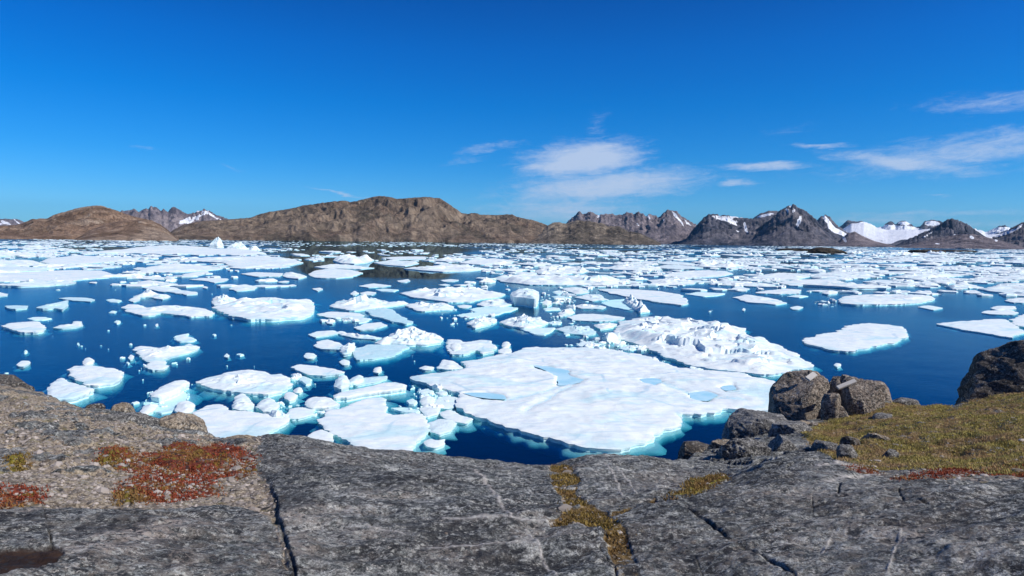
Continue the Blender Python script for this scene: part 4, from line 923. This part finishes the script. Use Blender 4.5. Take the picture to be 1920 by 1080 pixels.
SEAM = [(1030,870),(1062,866),(1090,903),(1078,925),(1100,945),(1140,962),(1162,990),(1190,1030),(1208,1085),(1215,1140),(1160,1140),(1153,1080),(1148,1040),(1122,992),(1095,980),(1035,979),(1030,972),(1055,965),(1058,945),(1046,925),(1032,905)]
SEAMB = [[(1150,965),(1180,955),(1230,942)],[(1250,938),(1300,925),(1345,905),(1362,897)]]
YELL = [[(1290,925),(1300,915),(1340,900),(1362,896),(1360,906),(1320,922),(1290,935),(1265,940)],[(18,868),(42,866),(48,876),(30,882),(15,878)],[(192,868),(212,864),(222,880),(200,888)],[(225,928),(240,932),(248,950),(232,955)]]
RED = [[(200,853),(290,852),(330,848),(370,846),(486,858),(481,880),(460,893),(390,898),(405,928),(340,935),(300,945),(250,952),(226,940),(232,915),(252,900),(215,890),(192,870)],[(-200,930),(0,922),(40,918),(75,930),(78,948),(0,950),(-200,960)],
       [(1565,872),(1620,878),(1658,885),(1640,893),(1600,890)],[(1655,899),(1700,893),(1750,888),(1925,878),(2200,875),(2200,900),(1920,897),(1700,901)]]
GRASS = [(1495,808),(1560,790),(1690,748),(1790,766),(1850,746),(1920,730),(2500,690),(2500,900),(1920,893),(1760,888),(1660,884),(1600,870),(1540,848)]
SOIL = [[(-900,600),(-900,955),(0,950),(60,955),(200,958),(320,965),(430,950),(500,965),(520,990),(530,1030),(528,1060),(536,1075),(530,1020),(514,940),(505,905),(478,880),(484,850),(490,824),(470,820),(400,800),(300,770),(200,740),(0,690)],
        [(1560,862),(1700,868),(2400,860),(2400,905),(1900,903),(1700,900),(1600,892)]]
PIT = [(-200,1028),(0,1030),(60,1032),(95,1030),(122,1042),(104,1062),(60,1076),(0,1088),(-200,1100)]
CRACKS = [([(80,955),(90,980),(95,1005),(98,1032)],2.0,1),([(1288,955),(1315,972),(1345,995),(1365,1008),(1390,1028),(1425,1045),(1450,1060),(1490,1085)],3.6,1),([(1573,910),(1572,928)],2,1),([(1683,920),(1696,938),(1740,945)],1.8,.8),([(0,952),(120,948),(230,962)],2,.5),
          ([(560,965),(640,975),(760,978),(850,978)],2.2,.4),([(660,940),(700,985)],1.5,.6),([(1095,980),(1100,990),(1150,1060),(1160,1100)],2,.7),([(1180,950),(1250,938),(1345,903)],1.8,.6),([(1320,1080),(1300,1040)],1.2,.4),([(1523,930),(1524,960)],1.3,.6)]
VEINS = [([(890,882),(905,900),(925,925),(945,955),(957,970)],2.2),([(985,985),(1000,1010),(1018,1040),(1035,1065),(1042,1085)],2.2),([(1135,868),(1150,890),(1160,912),(1166,935)],1.4),([(1158,878),(1180,905),(1195,930)],1.1),([(830,977),(935,976),(1040,975)],1.5),([(1538,1040),(1550,1020),(1560,1000)],1.6),
         ([(1662,1085),(1672,1050),(1680,1020),(1690,990)],1.6),([(1780,918),(1790,900),(1800,896)],1.3),([(800,1024),(1000,1024)],1.2),([(1530,877),(1570,872),(1610,880)],1.5),([(1540,905),(1600,897),(1640,893)],1.5),([(690,985),(760,1000)],1.0)]
def terrain(azv, r):
    """height and cover masks of the shore at azimuth / distance (metres, radians)"""
    er = np.interp(azv, e_az, e_r); ez = np.interp(azv, e_az, e_z)
    zi = base_z(azv, np.minimum(r, er)); corr = ez-base_z(azv, er)
    zi = zi+corr*np.clip(r/er, 0, 1)**6
    k = np.maximum(r-er, 0)
    drop = .36*k+.075*k*k; drop = np.where(k > 6, .36*6+.075*36+(k-6)*1.25, drop)
    z = np.where(r <= er, zi, ez-drop); z = np.where(z < -1.2, -1.2-(1-np.exp((z+1.2)/6))*4-.06*k, z)
    X, Y = np.sin(azv)*r, np.cos(azv)*r
    u, v = to_px(np.stack([X.ravel(), Y.ravel(), z.ravel()], 1)); u = u.reshape(X.shape); v = v.reshape(X.shape)
    wu = u+9*fbm(X*2.2, Y*2.2, 4, .6)+3*fbm(X*9, Y*9, 2); wv = v+5*fbm(X*2.2+31, Y*2.2, 4, .6)+2*fbm(X*9+5, Y*9, 2)
    m = {}
    on = (r <= er*1.02).astype(float)
    m['soil'] = np.maximum(smask(wu, wv, SOIL[0], 7), .45*smask(wu, wv, SOIL[1], 5))*on
    m['grass'] = smask(wu, wv, GRASS, 6)
    m['red'] = np.max([smask(wu, wv, p, 9)*(.62 if i_ > 1 else 1) for i_, p in enumerate(RED)], 0)*on*(.55+.45*sstep(fbm(X*2.4, Y*2.4+70, 4, .6), -.25, .1))
    m['yellow'] = np.max([smask(wu, wv, p, 4) for p in YELL], 0)*on
    m['seam'] = (.35+.65*sstep(fbm(X*2.6, Y*2.6+20, 4, .6), -.35, .0))*np.maximum(smask(wu, wv, SEAM, 5), np.max([sstep(5-pdist(wu, wv, q)[0], 0, 4) for q in SEAMB], 0)*.8)*on
    m['pit'] = smask(wu, wv, PIT, 2)*on
    su, sv = u+4*fbm(X*5, Y*5+3, 3), v+3*fbm(X*5+8, Y*5, 3)
    cr = np.zeros_like(X)
    cb_ = .25+.75*sstep(fbm(X*3.3+50, Y*3.3, 3), -.35, .1)
    for pts, wd, s_ in CRACKS: cr = np.maximum(cr, s_*cb_*np.exp(-(pdist(su, sv, pts)[0]/(wd*.72))**2))
    m['crack_shade'] = cr*on
    ve = np.zeros_like(X); brk = .65+.35*sstep(fbm(X*7, Y*7, 3), -.25, .15)
    for pts, wd in VEINS: ve = np.maximum(ve, np.exp(-(pdist(su, sv, pts)[0]/(wd*1.25))**2))
    m['vein'] = ve*brk*on*.85
    def bl(L_): return np.clip(sum(k_*np.exp(-(((wu-a_)/b_)**2+((wv-c_)/d_)**2)) for a_, c_, b_, d_, k_ in L_), 0, 1)
    m['pale'] = bl([(260,1005,70,14,1),(190,1035,60,14,.9),(340,990,50,10,.8),(345,1050,25,18,.8),(560,975,60,12,.8),(650,955,70,8,.6),(730,925,70,8,.5),(560,1030,40,30,.5),(860,1035,60,20,.6),(60,958,90,3,.7),(700,1000,60,15,.5),(1000,1000,50,12,.4),(1240,900,90,18,.35),(1700,1000,120,20,.45),(1500,930,120,12,.4),(1840,1040,60,25,.5)])*on
    m['darklichen'] = bl([(740,905,90,12,1),(830,1000,120,22,.9),(560,950,40,40,.7),(900,1050,120,26,.8),(190,985,60,20,.8),(60,965,50,10,.8),(250,960,60,10,.7),(340,1030,50,40,.7),(640,1050,90,30,.7),(560,870,60,20,.7),(1020,1060,60,20,.6),(1360,960,90,20,.6),(1560,950,100,16,.6),(1200,1010,60,22,.5),(1450,900,60,10,.5),(1790,970,100,18,.6),(1640,1050,90,22,.6),(1300,1050,60,20,.7)])*on
    # relief
    near = np.clip(1.5-r/14, .35, 1)
    soft = np.maximum(m['soil'], m['grass'])
    st_ = fbm(X*.9+Y*.25, Y*2.2-X*.4, 5, .55, ridged=True)
    z = z+(.055*(st_-.35)+.015*fbm(X*3.5+9, Y*4.5, 4, .6))*(1-soft)*(r < er+30)+.05*fbm(X*.8, Y*.8, 4)+.014*fbm(X*7, Y*7, 3)*(1+1.2*soft)
    # lumpy stony ground on the left
    left = sstep(-u, -490, -440)*(v < 945)
    lump = fbm(X*1.1, Y*1.1+8, 4, .6, ridged=True)
    z = z+left*np.clip((er-r)/2, 0, 1)*.12*(lump-.25)*np.clip((r-4.5)/3, 0, 1)
    fr = sstep(fbm(X*1.5+40, Y*1.5, 4, .6), -.02, .22)*left*(r > 6.2)
    m['soil'] = m['soil']*(1-.85*fr)
    z = z+.05*fr
    # the long slab on the right of the ledge stands a hand's breadth higher
    d, sg = pdist(u+11*fbm(X*2.1+3, Y*2.1, 5, .62), v+5*fbm(X*2.1+30, Y*2.1, 4), LEDGE); side_ = np.clip(d*-sg/7.0, -1, 1); nearl = np.exp(-(d/70)**2)*sstep(v, 835, 900)
    z = z+.013*nearl*side_*(r < er)
    m['crack_shade'] = np.maximum(m['crack_shade'], .62*np.exp(-((d+sg*2)/3.2)**2)*sstep(v, 880, 930)*on)  # shade line along the ledge, painted dark through the crack mask
    z = z-.022*m['crack_shade']-.025*np.clip(m['seam'], 0, 1)-.02*m['vein']*-.3-.015*m['pit']
    z = z+.02*m['red']+.03*m['yellow']
    g = m['grass']*(r < er*1.05)
    z = z+g*(.16*fbm(X*.7, Y*.7+3, 3)+.06*fbm(X*3, Y*3, 3))
    # broken steps on the seaward rocks to the right
    jr = np.exp(-(((u-1390)/90)**2+((v-850)/35)**2)); z = z+jr*.28*(np.round(fbm(X*.9, Y*.9, 3)*4)/4)
    return X, Y, z, u, v, m
a_mid = np.linspace(-.70, .70, 1050); a_all = np.concatenate([np.linspace(-1.45, -.70, 60)[:-1], a_mid, np.linspace(.70, 1.45, 60)[1:]])
r_all = np.concatenate([[.05, .5, 1.0, 1.5], np.geomspace(2.0, 24, 560), np.geomspace(24.5, 90, 24)])
AZ, RR = np.meshgrid(a_all, r_all); X, Y, Z, U, Vv, MK = terrain(AZ, RR)
ground = link('shore_ground', np.stack([X.ravel(), Y.ravel(), Z.ravel()], 1), grid_faces(*AZ.shape)[:, ::-1], M_ground, attrs={k: v.ravel() for k, v in MK.items()})
ground['kind'] = 'structure'
def ground_z(x, y):
    a, r = math.atan2(x, y), math.hypot(x, y)
    return float(terrain(np.array([[a]]), np.array([[r]]))[2][0, 0])
# ------------------------------------------------------------------ boulders and stones
def rock_mesh(seed, cuts, sub, p=3.2, rough=.06, lo=.62, hi=.95, side=0):
    bm = bmesh.new(); bmesh.ops.create_icosphere(bm, subdivisions=sub, radius=1)
    V = np.array([v.co[:] for v in bm.verts]); F = [tuple(v.index for v in f.verts) for f in bm.faces]; bm.free()
    V = V/(np.sum(np.abs(V)**p, 1)**(1/p))[:, None]
    rs = np.random.RandomState(seed)
    for i in range(cuts):
        n = rs.normal(size=3)*np.array([1, 1, .8]); n /= np.linalg.norm(n); d = rs.uniform(lo, hi)
        V = V-np.outer(np.maximum(0, V@n-d), n)*.96
    for i in range(34):      # chisel the corners into small fracture faces
        n = rs.normal(size=3); n /= np.linalg.norm(n); d = (V@n).max()*rs.uniform(.90, .985)
        V = V-np.outer(np.maximum(0, V@n-d), n)*.97
    a = fbm(V[:, 0]*1.6+seed+V[:, 2], V[:, 1]*1.6+V[:, 2]*1.3, 5, .6); b = fbm(V[:, 0]*5+seed*2, V[:, 1]*4+V[:, 2]*5, 4, .6, ridged=True)
    return V*(1+rough*1.6*a+rough*.8*(b-.4))[:, None], F
def rock(name, label, x0, y0, x1, y1, r, seed, mat, cuts=7, sub=5, depth=.8, tilt=0, cat='boulder', group=None, p=3.2, rough=.06, sink=.35, yaw=None, lo=.62):
    """a stone whose outline fills the box x0..x1, y0..y1 of the photograph, standing r metres away"""
    base = at_r((x0+x1)/2, y1, r); ca_ = base.y/math.hypot(base.x, base.y); w_ = 1.07*(x1-x0)*r/FPX*ca_*ca_; H = (y1-y0)*r/FPX*ca_
    V, F = rock_mesh(seed, cuts, sub, p, rough, lo)
    mn, mx = V.min(0), V.max(0); V = (V-(mn+mx)/2)/((mx-mn)/2)
    t = R(tilt); V = V @ np.array([[math.cos(t), 0, math.sin(t)], [0, 1, 0], [-math.sin(t), 0, math.cos(t)]])
    mn, mx = V.min(0), V.max(0); V = (V-(mn+mx)/2)/((mx-mn)/2)
    HT = H*(1+sink); V = V*np.array([w_/2, w_/2*depth, HT/2])
    o = link(name, V, F, mat, smooth=True)
    try: o.data.set_sharp_from_angle(angle=R(32))
    except Exception: pass
    azc = math.atan2(base.x, base.y)
    o.location = (base.x+math.sin(azc)*w_*depth*.35, base.y+math.cos(azc)*w_*depth*.35, base.z+H-HT/2); o.rotation_euler = (0, 0, -azc+(yaw or 0))
    return tag(o, label, cat, group)
G1 = 'boulders of the shore outcrop'; G2 = 'stones along the rocky slope'
rock('boulder', 'largest rounded brown boulder with a shaded left face, left end of the outcrop', 1437, 697, 1556, 806, 17.2, 3, M_rock, 6, 6, .8, 4, group=G1, p=4.2, rough=.03, sink=.35, lo=.78)
rock('boulder', 'narrow upright stone pillar leaning between the two largest boulders', 1538, 736, 1574, 800, 16.6, 8, M_rock, 6, 5, .9, 5, group=G1, p=5, rough=.05, sink=.3, lo=.8)
rock('boulder', 'broad lichen-spotted boulder at the right of the outcrop', 1574, 712, 1656, 792, 17.3, 14, M_rock, 11, 6, .85, -6, group=G1, p=5, rough=.045, sink=.4, lo=.66)
rock('boulder', 'square-topped boulder behind the stone pillar, under the wooden plank', 1550, 704, 1602, 785, 18.2, 21, M_rock, 7, 5, .8, 3, group=G1, p=5, sink=.35, lo=.8)
rock('boulder', 'dark slanting slab on the right shoulder of the outcrop', 1615, 716, 1672, 765, 18.9, 27, M_rock, 6, 5, .7, 24, group=G1, p=4, sink=.4, lo=.75)
rock('boulder', 'low fractured base rock joining the boulders of the outcrop', 1470, 738, 1664, 806, 18.3, 24, M_rock, 10, 6, .6, -2, group=G1, p=7, rough=.04, sink=.5, lo=.7)
rock('boulder', 'small stone balanced at the top of the outcrop', 1575, 703, 1592, 718, 17.9, 31, M_rock, 5, 4, .9, group=G1, cat='stone', sink=.3)
rock('boulder', 'low pointed stone at the right foot of the outcrop', 1634, 778, 1682, 800, 16.0, 35, M_greyrock, 6, 5, .8, -8, group=G1, cat='stone', sink=.5)
rock('boulder', 'small round stone beside the low pointed stone', 1672, 788, 1698, 802, 15.6, 36, M_greyrock, 5, 4, .8, group=G1, cat='stone')
rock('boulder', 'blocky stone in the shade between pillar and broad boulder', 1560, 762, 1592, 796, 16.7, 39, M_rock, 7, 5, .8, group=G1, cat='stone')
rock('boulder', 'rounded grey stone at the left foot of the largest boulder', 1464, 790, 1494, 812, 15.4, 41, M_greyrock, 5, 4, .8, group=G1, cat='stone')
rock('boulder', 'tan angular stone in front of the largest boulder', 1489, 790, 1520, 808, 15.2, 43, M_tanrock, 6, 4, .8, group=G1, cat='stone')
rock('boulder', 'small cube-like stone in front of the narrow gap of the outcrop', 1514, 792, 1534, 808, 15.0, 44, M_rock, 7, 4, .9, group=G1, cat='stone', p=5)
rock('boulder', 'low grey ledge at the far edge of the grass right of the outcrop', 1664, 748, 1728, 772, 19.0, 46, M_greyrock, 6, 5, .6, 4, group=G1, sink=.6)
rock('boulder', 'long sloping slab running down to the water left of the outcrop', 1352, 780, 1488, 846, 14.4, 51, M_greyrock, 5, 6, .9, -20, group=G2, p=7, sink=.9, lo=.8, rough=.035)
rock('boulder', 'dark wedge of rock at the water, behind the rounded grey dome', 1268, 832, 1352, 882, 11.4, 53, M_darkrock, 6, 5, .7, -20, group=G2, p=4, sink=.4)
rock('boulder', 'overhanging dark-bellied rock right of the yellow moss', 1340, 822, 1442, 896, 9.4, 57, M_greyrock, 8, 6, .7, -12, group=G2, p=4, sink=.2, rough=.08, lo=.68)
rock('boulder', 'brown-topped rock behind the overhanging rock', 1316, 828, 1392, 868, 11.0, 59, M_tanrock, 6, 5, .8, -10, group=G2, sink=.4)
rock('boulder', 'cracked grey boulder in the middle of the stone row', 1432, 822, 1502, 868, 10.2, 61, M_greyrock, 9, 5, .8, -6, group=G2, p=4)
rock('boulder', 'flat grey slab above the middle of the stone row', 1440, 795, 1530, 838, 13.2, 63, M_greyrock, 7, 5, .8, -8, group=G2, p=4, sink=.3)
rock('boulder', 'small tan stone wedged in the stone row', 1494, 838, 1522, 862, 9.8, 65, M_tanrock, 6, 4, .8, group=G2, cat='stone')
rock('boulder', 'grey boulder with a flat sunlit top, third from the right in the stone row', 1518, 830, 1572, 868, 9.7, 67, M_greyrock, 8, 5, .8, group=G2, p=4.5)
rock('boulder', 'square speckled grey block with white lichen at the row\'s right end', 1567, 836, 1610, 882, 8.9, 69, M_greyrock, 7, 5, .85, 4, group=G2, p=5.5, rough=.05, lo=.8)
rock('boulder', 'dark pointed stone behind the square speckled block', 1573, 818, 1612, 850, 10.2, 71, M_darkrock, 6, 4, .7, -14, group=G2, cat='stone', p=2.4)
rock('boulder', 'half-buried mossy boulder on the grass right of the stone row', 1608, 812, 1672, 858, 10.6, 73, M_tanrock, 7, 5, .8, -8, group=G2, sink=.5)
rock('boulder', 'small pointed stone casting a shadow on the grass', 1652, 842, 1688, 868, 9.2, 75, M_greyrock, 6, 4, .7, -12, group=G2, cat='stone', p=2.2, sink=.5)
rock('boulder', 'small flat stone lying on the middle of the grass', 1716, 792, 1742, 806, 13.8, 77, M_greyrock, 6, 4, .7, group=G2, cat='stone', sink=.6)
rock('boulder', 'tiny stone left of the flat stone on the grass', 1722, 804, 1740, 811, 13.0, 78, M_tanrock, 5, 3, .8, group=G2, cat='stone', sink=.6)
rock('boulder', 'pale rounded stone at the right edge above the grey slab', 1894, 880, 1925, 902, 6.9, 79, M_tanrock, 6, 4, .8, group=G2, cat='stone', sink=.5)
rock('boulder', 'thin upright pale stone at the foot of the dark crag', 1804, 748, 1815, 782, 17.6, 81, M_tanrock, 6, 4, .9, 3, group=G2, cat='stone', p=6, sink=.3, lo=.85)
rock('crag', 'big dark rock crag in shade at the right edge of the view', 1758, 642, 2330, 800, 21.5, 88, M_darkrock, 8, 6, .6, -5, cat='rock crag', p=2.5, rough=.05, sink=.9)
rock('crag', 'dark rounded rock at the waterline on the far left', -130, 708, 66, 742, 25.0, 90, M_darkrock, 5, 5, .6, 3, cat='rock crag', p=2.2, sink=.9)
rock('boulder', 'tan rounded boulder rising in front of the smooth flat floe', 288, 779, 392, 838, 11.0, 92, M_tanrock, 5, 5, .8, 6, group=G2, p=2.6, sink=.4, lo=.8)
rock('boulder', 'tan hump of rock left of the tan rounded boulder', 205, 757, 254, 786, 12.8, 94, M_tanrock, 5, 5, .8, 4, group=G2, p=2.4, sink=.5)
rock('boulder', 'dark-crusted low outcrop on the left slope', 130, 776, 306, 830, 10.9, 96, M_greyrock, 8, 6, .55, 5, group=G2, p=2.6, rough=.07, sink=.8)
rock('boulder', 'small dark stone on the skyline left of the tan hump', 160, 759, 198, 775, 13.6, 97, M_darkrock, 5, 4, .8, group=G2, cat='stone', sink=.5)
rock('boulder', 'pale square stone chip on the left slope above the red moss', 216, 818, 238, 828, 9.0, 98, M_greyrock, 7, 3, .8, group=G2, cat='stone', p=5, sink=.5)
rock('boulder', 'low tan shelf of rock above the right part of the red moss', 405, 822, 492, 850, 9.0, 99, M_tanrock, 6, 5, .6, 4, group=G2, p=2.6, sink=.8)
for k, (x0, y0, x1, y1, lab) in enumerate([(1476,699,1487,706,'orange stone on the left rim of the largest boulder'), (1514,695,1520,701,'left one of two little orange stones on top of the largest boulder'), (1521,696,1528,701,'right one of two little orange stones on top of the largest boulder')]):
    rock('stone', lab, x0, y0, x1, y1, 17.3, 101+k, M_tanrock, 5, 3, .9, group='little orange stones on the largest boulder', cat='stone', sink=.4)
mw, t_, out_ = material('weathered_plank')
co_ = t_.new('ShaderNodeTexCoord').outputs['Object']; g_ = t_.noise(t_.mapping(co_, (2, 40, 40)), 3, 5, .7)
pb = t_.new('ShaderNodeBsdfPrincipled', {'Base Color': t_.mix(g_, (.30, .28, .25), (.62, .59, .54)), 'Roughness': .8}); t_.l.new(pb.outputs[0], out_.inputs[0])
def plank(label, xa, ya, xb, yb, r, wd):
    a, b = at_r(xa, ya, r), at_r(xb, yb, r+.25); L = (b-a).length
    bm = bmesh.new(); bmesh.ops.create_cube(bm, size=1); bmesh.ops.scale(bm, vec=(L, wd, .05), verts=bm.verts)
    bmesh.ops.bevel(bm, geom=bm.edges[:], offset=.006, segments=2, affect='EDGES')
    for v in bm.verts: v.co.z += .012*math.sin(v.co.x*3)
    me = bpy.data.meshes.new('wooden_plank'); bm.to_mesh(me); bm.free(); me.materials.append(mw)
    o = bpy.data.objects.new('wooden_plank', me); C.objects.link(o); o.location = (a+b)/2
    o.rotation_euler = ((b-a).to_track_quat('X', 'Z') @ Matrix.Rotation(R(32), 3, 'X').to_quaternion()).to_euler()
    tag(o, label, 'plank', 'weathered planks on the outcrop')
plank('short pale board lying on top of the largest boulder', 1514, 711, 1528, 701, 16.5, .13)
plank('long pale board spanning from the pillar to the broad boulder', 1570, 727, 1604, 714, 17.0, .10)
# ------------------------------------------------------------------ rock islets in the fjord
def islet(label, x0, x1, yt, yb, seed):
    c = at_z((x0+x1)/2, yb); d = c.length; w_ = (x1-x0)*d/FPX; H = (yb-yt)*d/FPX
    V, F = rock_mesh(seed, 6, 5, 2.2, .16); V = V*np.array([w_/2, w_/4, H]); V[:, 2] = np.where(V[:, 2] < 0, V[:, 2]*.3, V[:, 2])
    o = link('rock_islet', V, F, M_islet, smooth=True); o.location = c; tag(o, label, 'islet', 'bare rock islets in the fjord')
M_islet = hill_material('islet_rock', (.035, .030, .024), (.075, .060, .045), (.12, .10, .07), 14)
islet('low flat dark islet, left one of the touching pair', 1460, 1530, 466, 470.5, 5)
islet('humped dark brown islet, right one of the touching pair', 1518, 1581, 464.5, 475, 6)
islet('long low dark islet before the right-hand mountains', 1706, 1772, 469, 474, 7)
islet('thin reef just right of the long low islet', 1762, 1832, 469.5, 472, 8)
# ------------------------------------------------------------------ low plants and gravel (nobody could count them)
def scatter(name, label, cat, mask, n, hgt, width, mat, seed, blades=5, rmin=3.0):
    rs = np.random.RandomState(seed); fl = mask.ravel(); R2 = RR.ravel(); 
    area = R2*R2*(fl > .4)*(np.abs(AZ.ravel()) < .68)*(R2 > rmin)*(R2 < 24)/np.maximum(R2, 5)**1.2
    if area.sum() == 0: return
    idx = rs.choice(len(fl), n, p=area/area.sum()); Pp = np.stack([X.ravel()[idx], Y.ravel()[idx], Z.ravel()[idx]], 1)
    Pp[:, :2] += rs.normal(size=(n, 2))*.03
    a = rs.uniform(0, 2*np.pi, (n, blades)); hs_ = hgt*rs.uniform(.4, 1.2, (n, blades)); lean = rs.uniform(.1, .9, (n, blades))*hs_
    ca, sa = np.cos(a), np.sin(a); off = rs.normal(size=(n, blades, 2))*width*2.5
    B = Pp[:, None, :]+np.concatenate([off, np.zeros((n, blades, 1))], 2); B[..., 2] -= .01
    v0 = B+np.stack([-sa*width, ca*width, 0*a], 2); v1 = B+np.stack([sa*width, -ca*width, 0*a], 2); v2 = B+np.stack([ca*lean, sa*lean, hs_], 2)
    V = np.stack([v0, v1, v2], 2).reshape(-1, 3); F = np.arange(len(V)).reshape(-1, 3)
    hue = np.repeat(rs.rand(n*blades), 3)
    o = link(name, V, F, mat, smooth=False, attrs={'hue': hue}); tag(o, label, cat, kind='stuff')
def plant_material(name, a, b, c):
    m, t, out = material(name); h = t.attr('hue').outputs['Fac']; co = t.new('ShaderNodeTexCoord').outputs['Object']
    col = t.mix(t.ramp(h, .1, .7), a, b); col = t.mix(t.math('MULTIPLY', t.ramp(t.noise(co, 1.6, 4, .6), .46, .60), .9), col, c)
    p = t.new('ShaderNodeBsdfPrincipled', {'Base Color': col, 'Roughness': .8}); p.inputs['Specular IOR Level'].default_value = .2
    tr = t.new('ShaderNodeBsdfTranslucent', {'Color': col}); mx = t.new('ShaderNodeMixShader', {0: .25, 1: p.outputs[0], 2: tr.outputs[0]})
    t.l.new(mx.outputs[0], out.inputs[0]); return m
scatter('tundra_grass', 'short yellow-green tundra grass on the right slope', 'grass', MK['grass']*(RR < np.interp(AZ, e_az, e_r)), 42000, .030, .007, plant_material('grass_blades', (.18, .14, .04), (.46, .38, .12), (.38, .25, .13)), 3)
scatter('red_moss', 'red and rusty tundra plants in low mats', 'moss', MK['red'], 15000, .016, .006, plant_material('red_leaves', (.15, .030, .016), (.34, .075, .035), (.28, .17, .05)), 4, 4)
scatter('yellow_moss', 'yellow-green moss cushions in the cracks', 'moss', np.maximum(MK['yellow'], MK['seam']*.6), 7000, .020, .006, plant_material('moss_leaves', (.12, .08, .02), (.32, .22, .06), (.22, .13, .05)), 5, 4)
def gravel():
    rs = np.random.RandomState(12); w_ = (np.clip(MK['soil']-.3, 0, 1)+.25*MK['seam']+.05*MK['grass']).ravel()*(np.abs(AZ.ravel()) < .68)*(RR.ravel() > 3)*(RR.ravel() < 14)*RR.ravel()**.8
    n = 9000; idx = rs.choice(len(w_), n, p=w_/w_.sum()); P0 = np.stack([X.ravel()[idx], Y.ravel()[idx], Z.ravel()[idx]], 1)
    bm = bmesh.new(); bmesh.ops.create_icosphere(bm, subdivisions=1, radius=1); V0 = np.array([v.co[:] for v in bm.verts]); F0 = np.array([[v.index for v in f.verts] for f in bm.faces]); bm.free()
    s_ = np.exp(rs.normal(size=n)*.55)*.0075*np.clip(RR.ravel()[idx]/5, .8, 1.7); V = V0[None]*(1+rs.uniform(-.35, .35, (n, len(V0), 1)))*np.stack([s_, s_*rs.uniform(.6, 1.2, n), s_*.6], 1)[:, None]+P0[:, None]
    F = (F0[None]+np.arange(n)[:, None, None]*len(V0)).reshape(-1, 3)
    m, t, out = material('gravel_stone'); hh = t.attr('hue').outputs['Fac']; p = t.new('ShaderNodeBsdfPrincipled', {'Base Color': t.mix(hh, (.10, .085, .07), (.42, .36, .31)), 'Roughness': .9}); t.l.new(p.outputs[0], out.inputs[0])
    o = link('gravel', V.reshape(-1, 3), F, m, smooth=False, attrs={'hue': np.repeat(rs.rand(n), len(V0))}); tag(o, 'loose pale gravel on the left ground', 'gravel', kind='stuff')
gravel()
# ------------------------------------------------------------------ the air: far things fade a little towards blue
def haze():
    S = 27000; z0, z1 = -41.0, 1250.0
    V = [(-S,-3000,z0),(S,-3000,z0),(S,S,z0),(-S,S,z0),(-S,-3000,z1),(S,-3000,z1),(S,S,z1),(-S,S,z1)]
    F = [(3,2,1,0),(4,5,6,7),(0,1,5,4),(1,2,6,5),(2,3,7,6),(3,0,4,7)]
    m, t, out = material('clean_air')
    v = t.new('ShaderNodeVolumePrincipled', {'Color': (.30, .68, 1, 1), 'Density': 1.3e-5, 'Anisotropy': .2}); t.l.new(v.outputs[0], out.inputs[1])
    o = link('haze', V, F, m, smooth=False); tag(o, 'thin blue haze over the fjord', 'haze', kind='stuff')
haze()
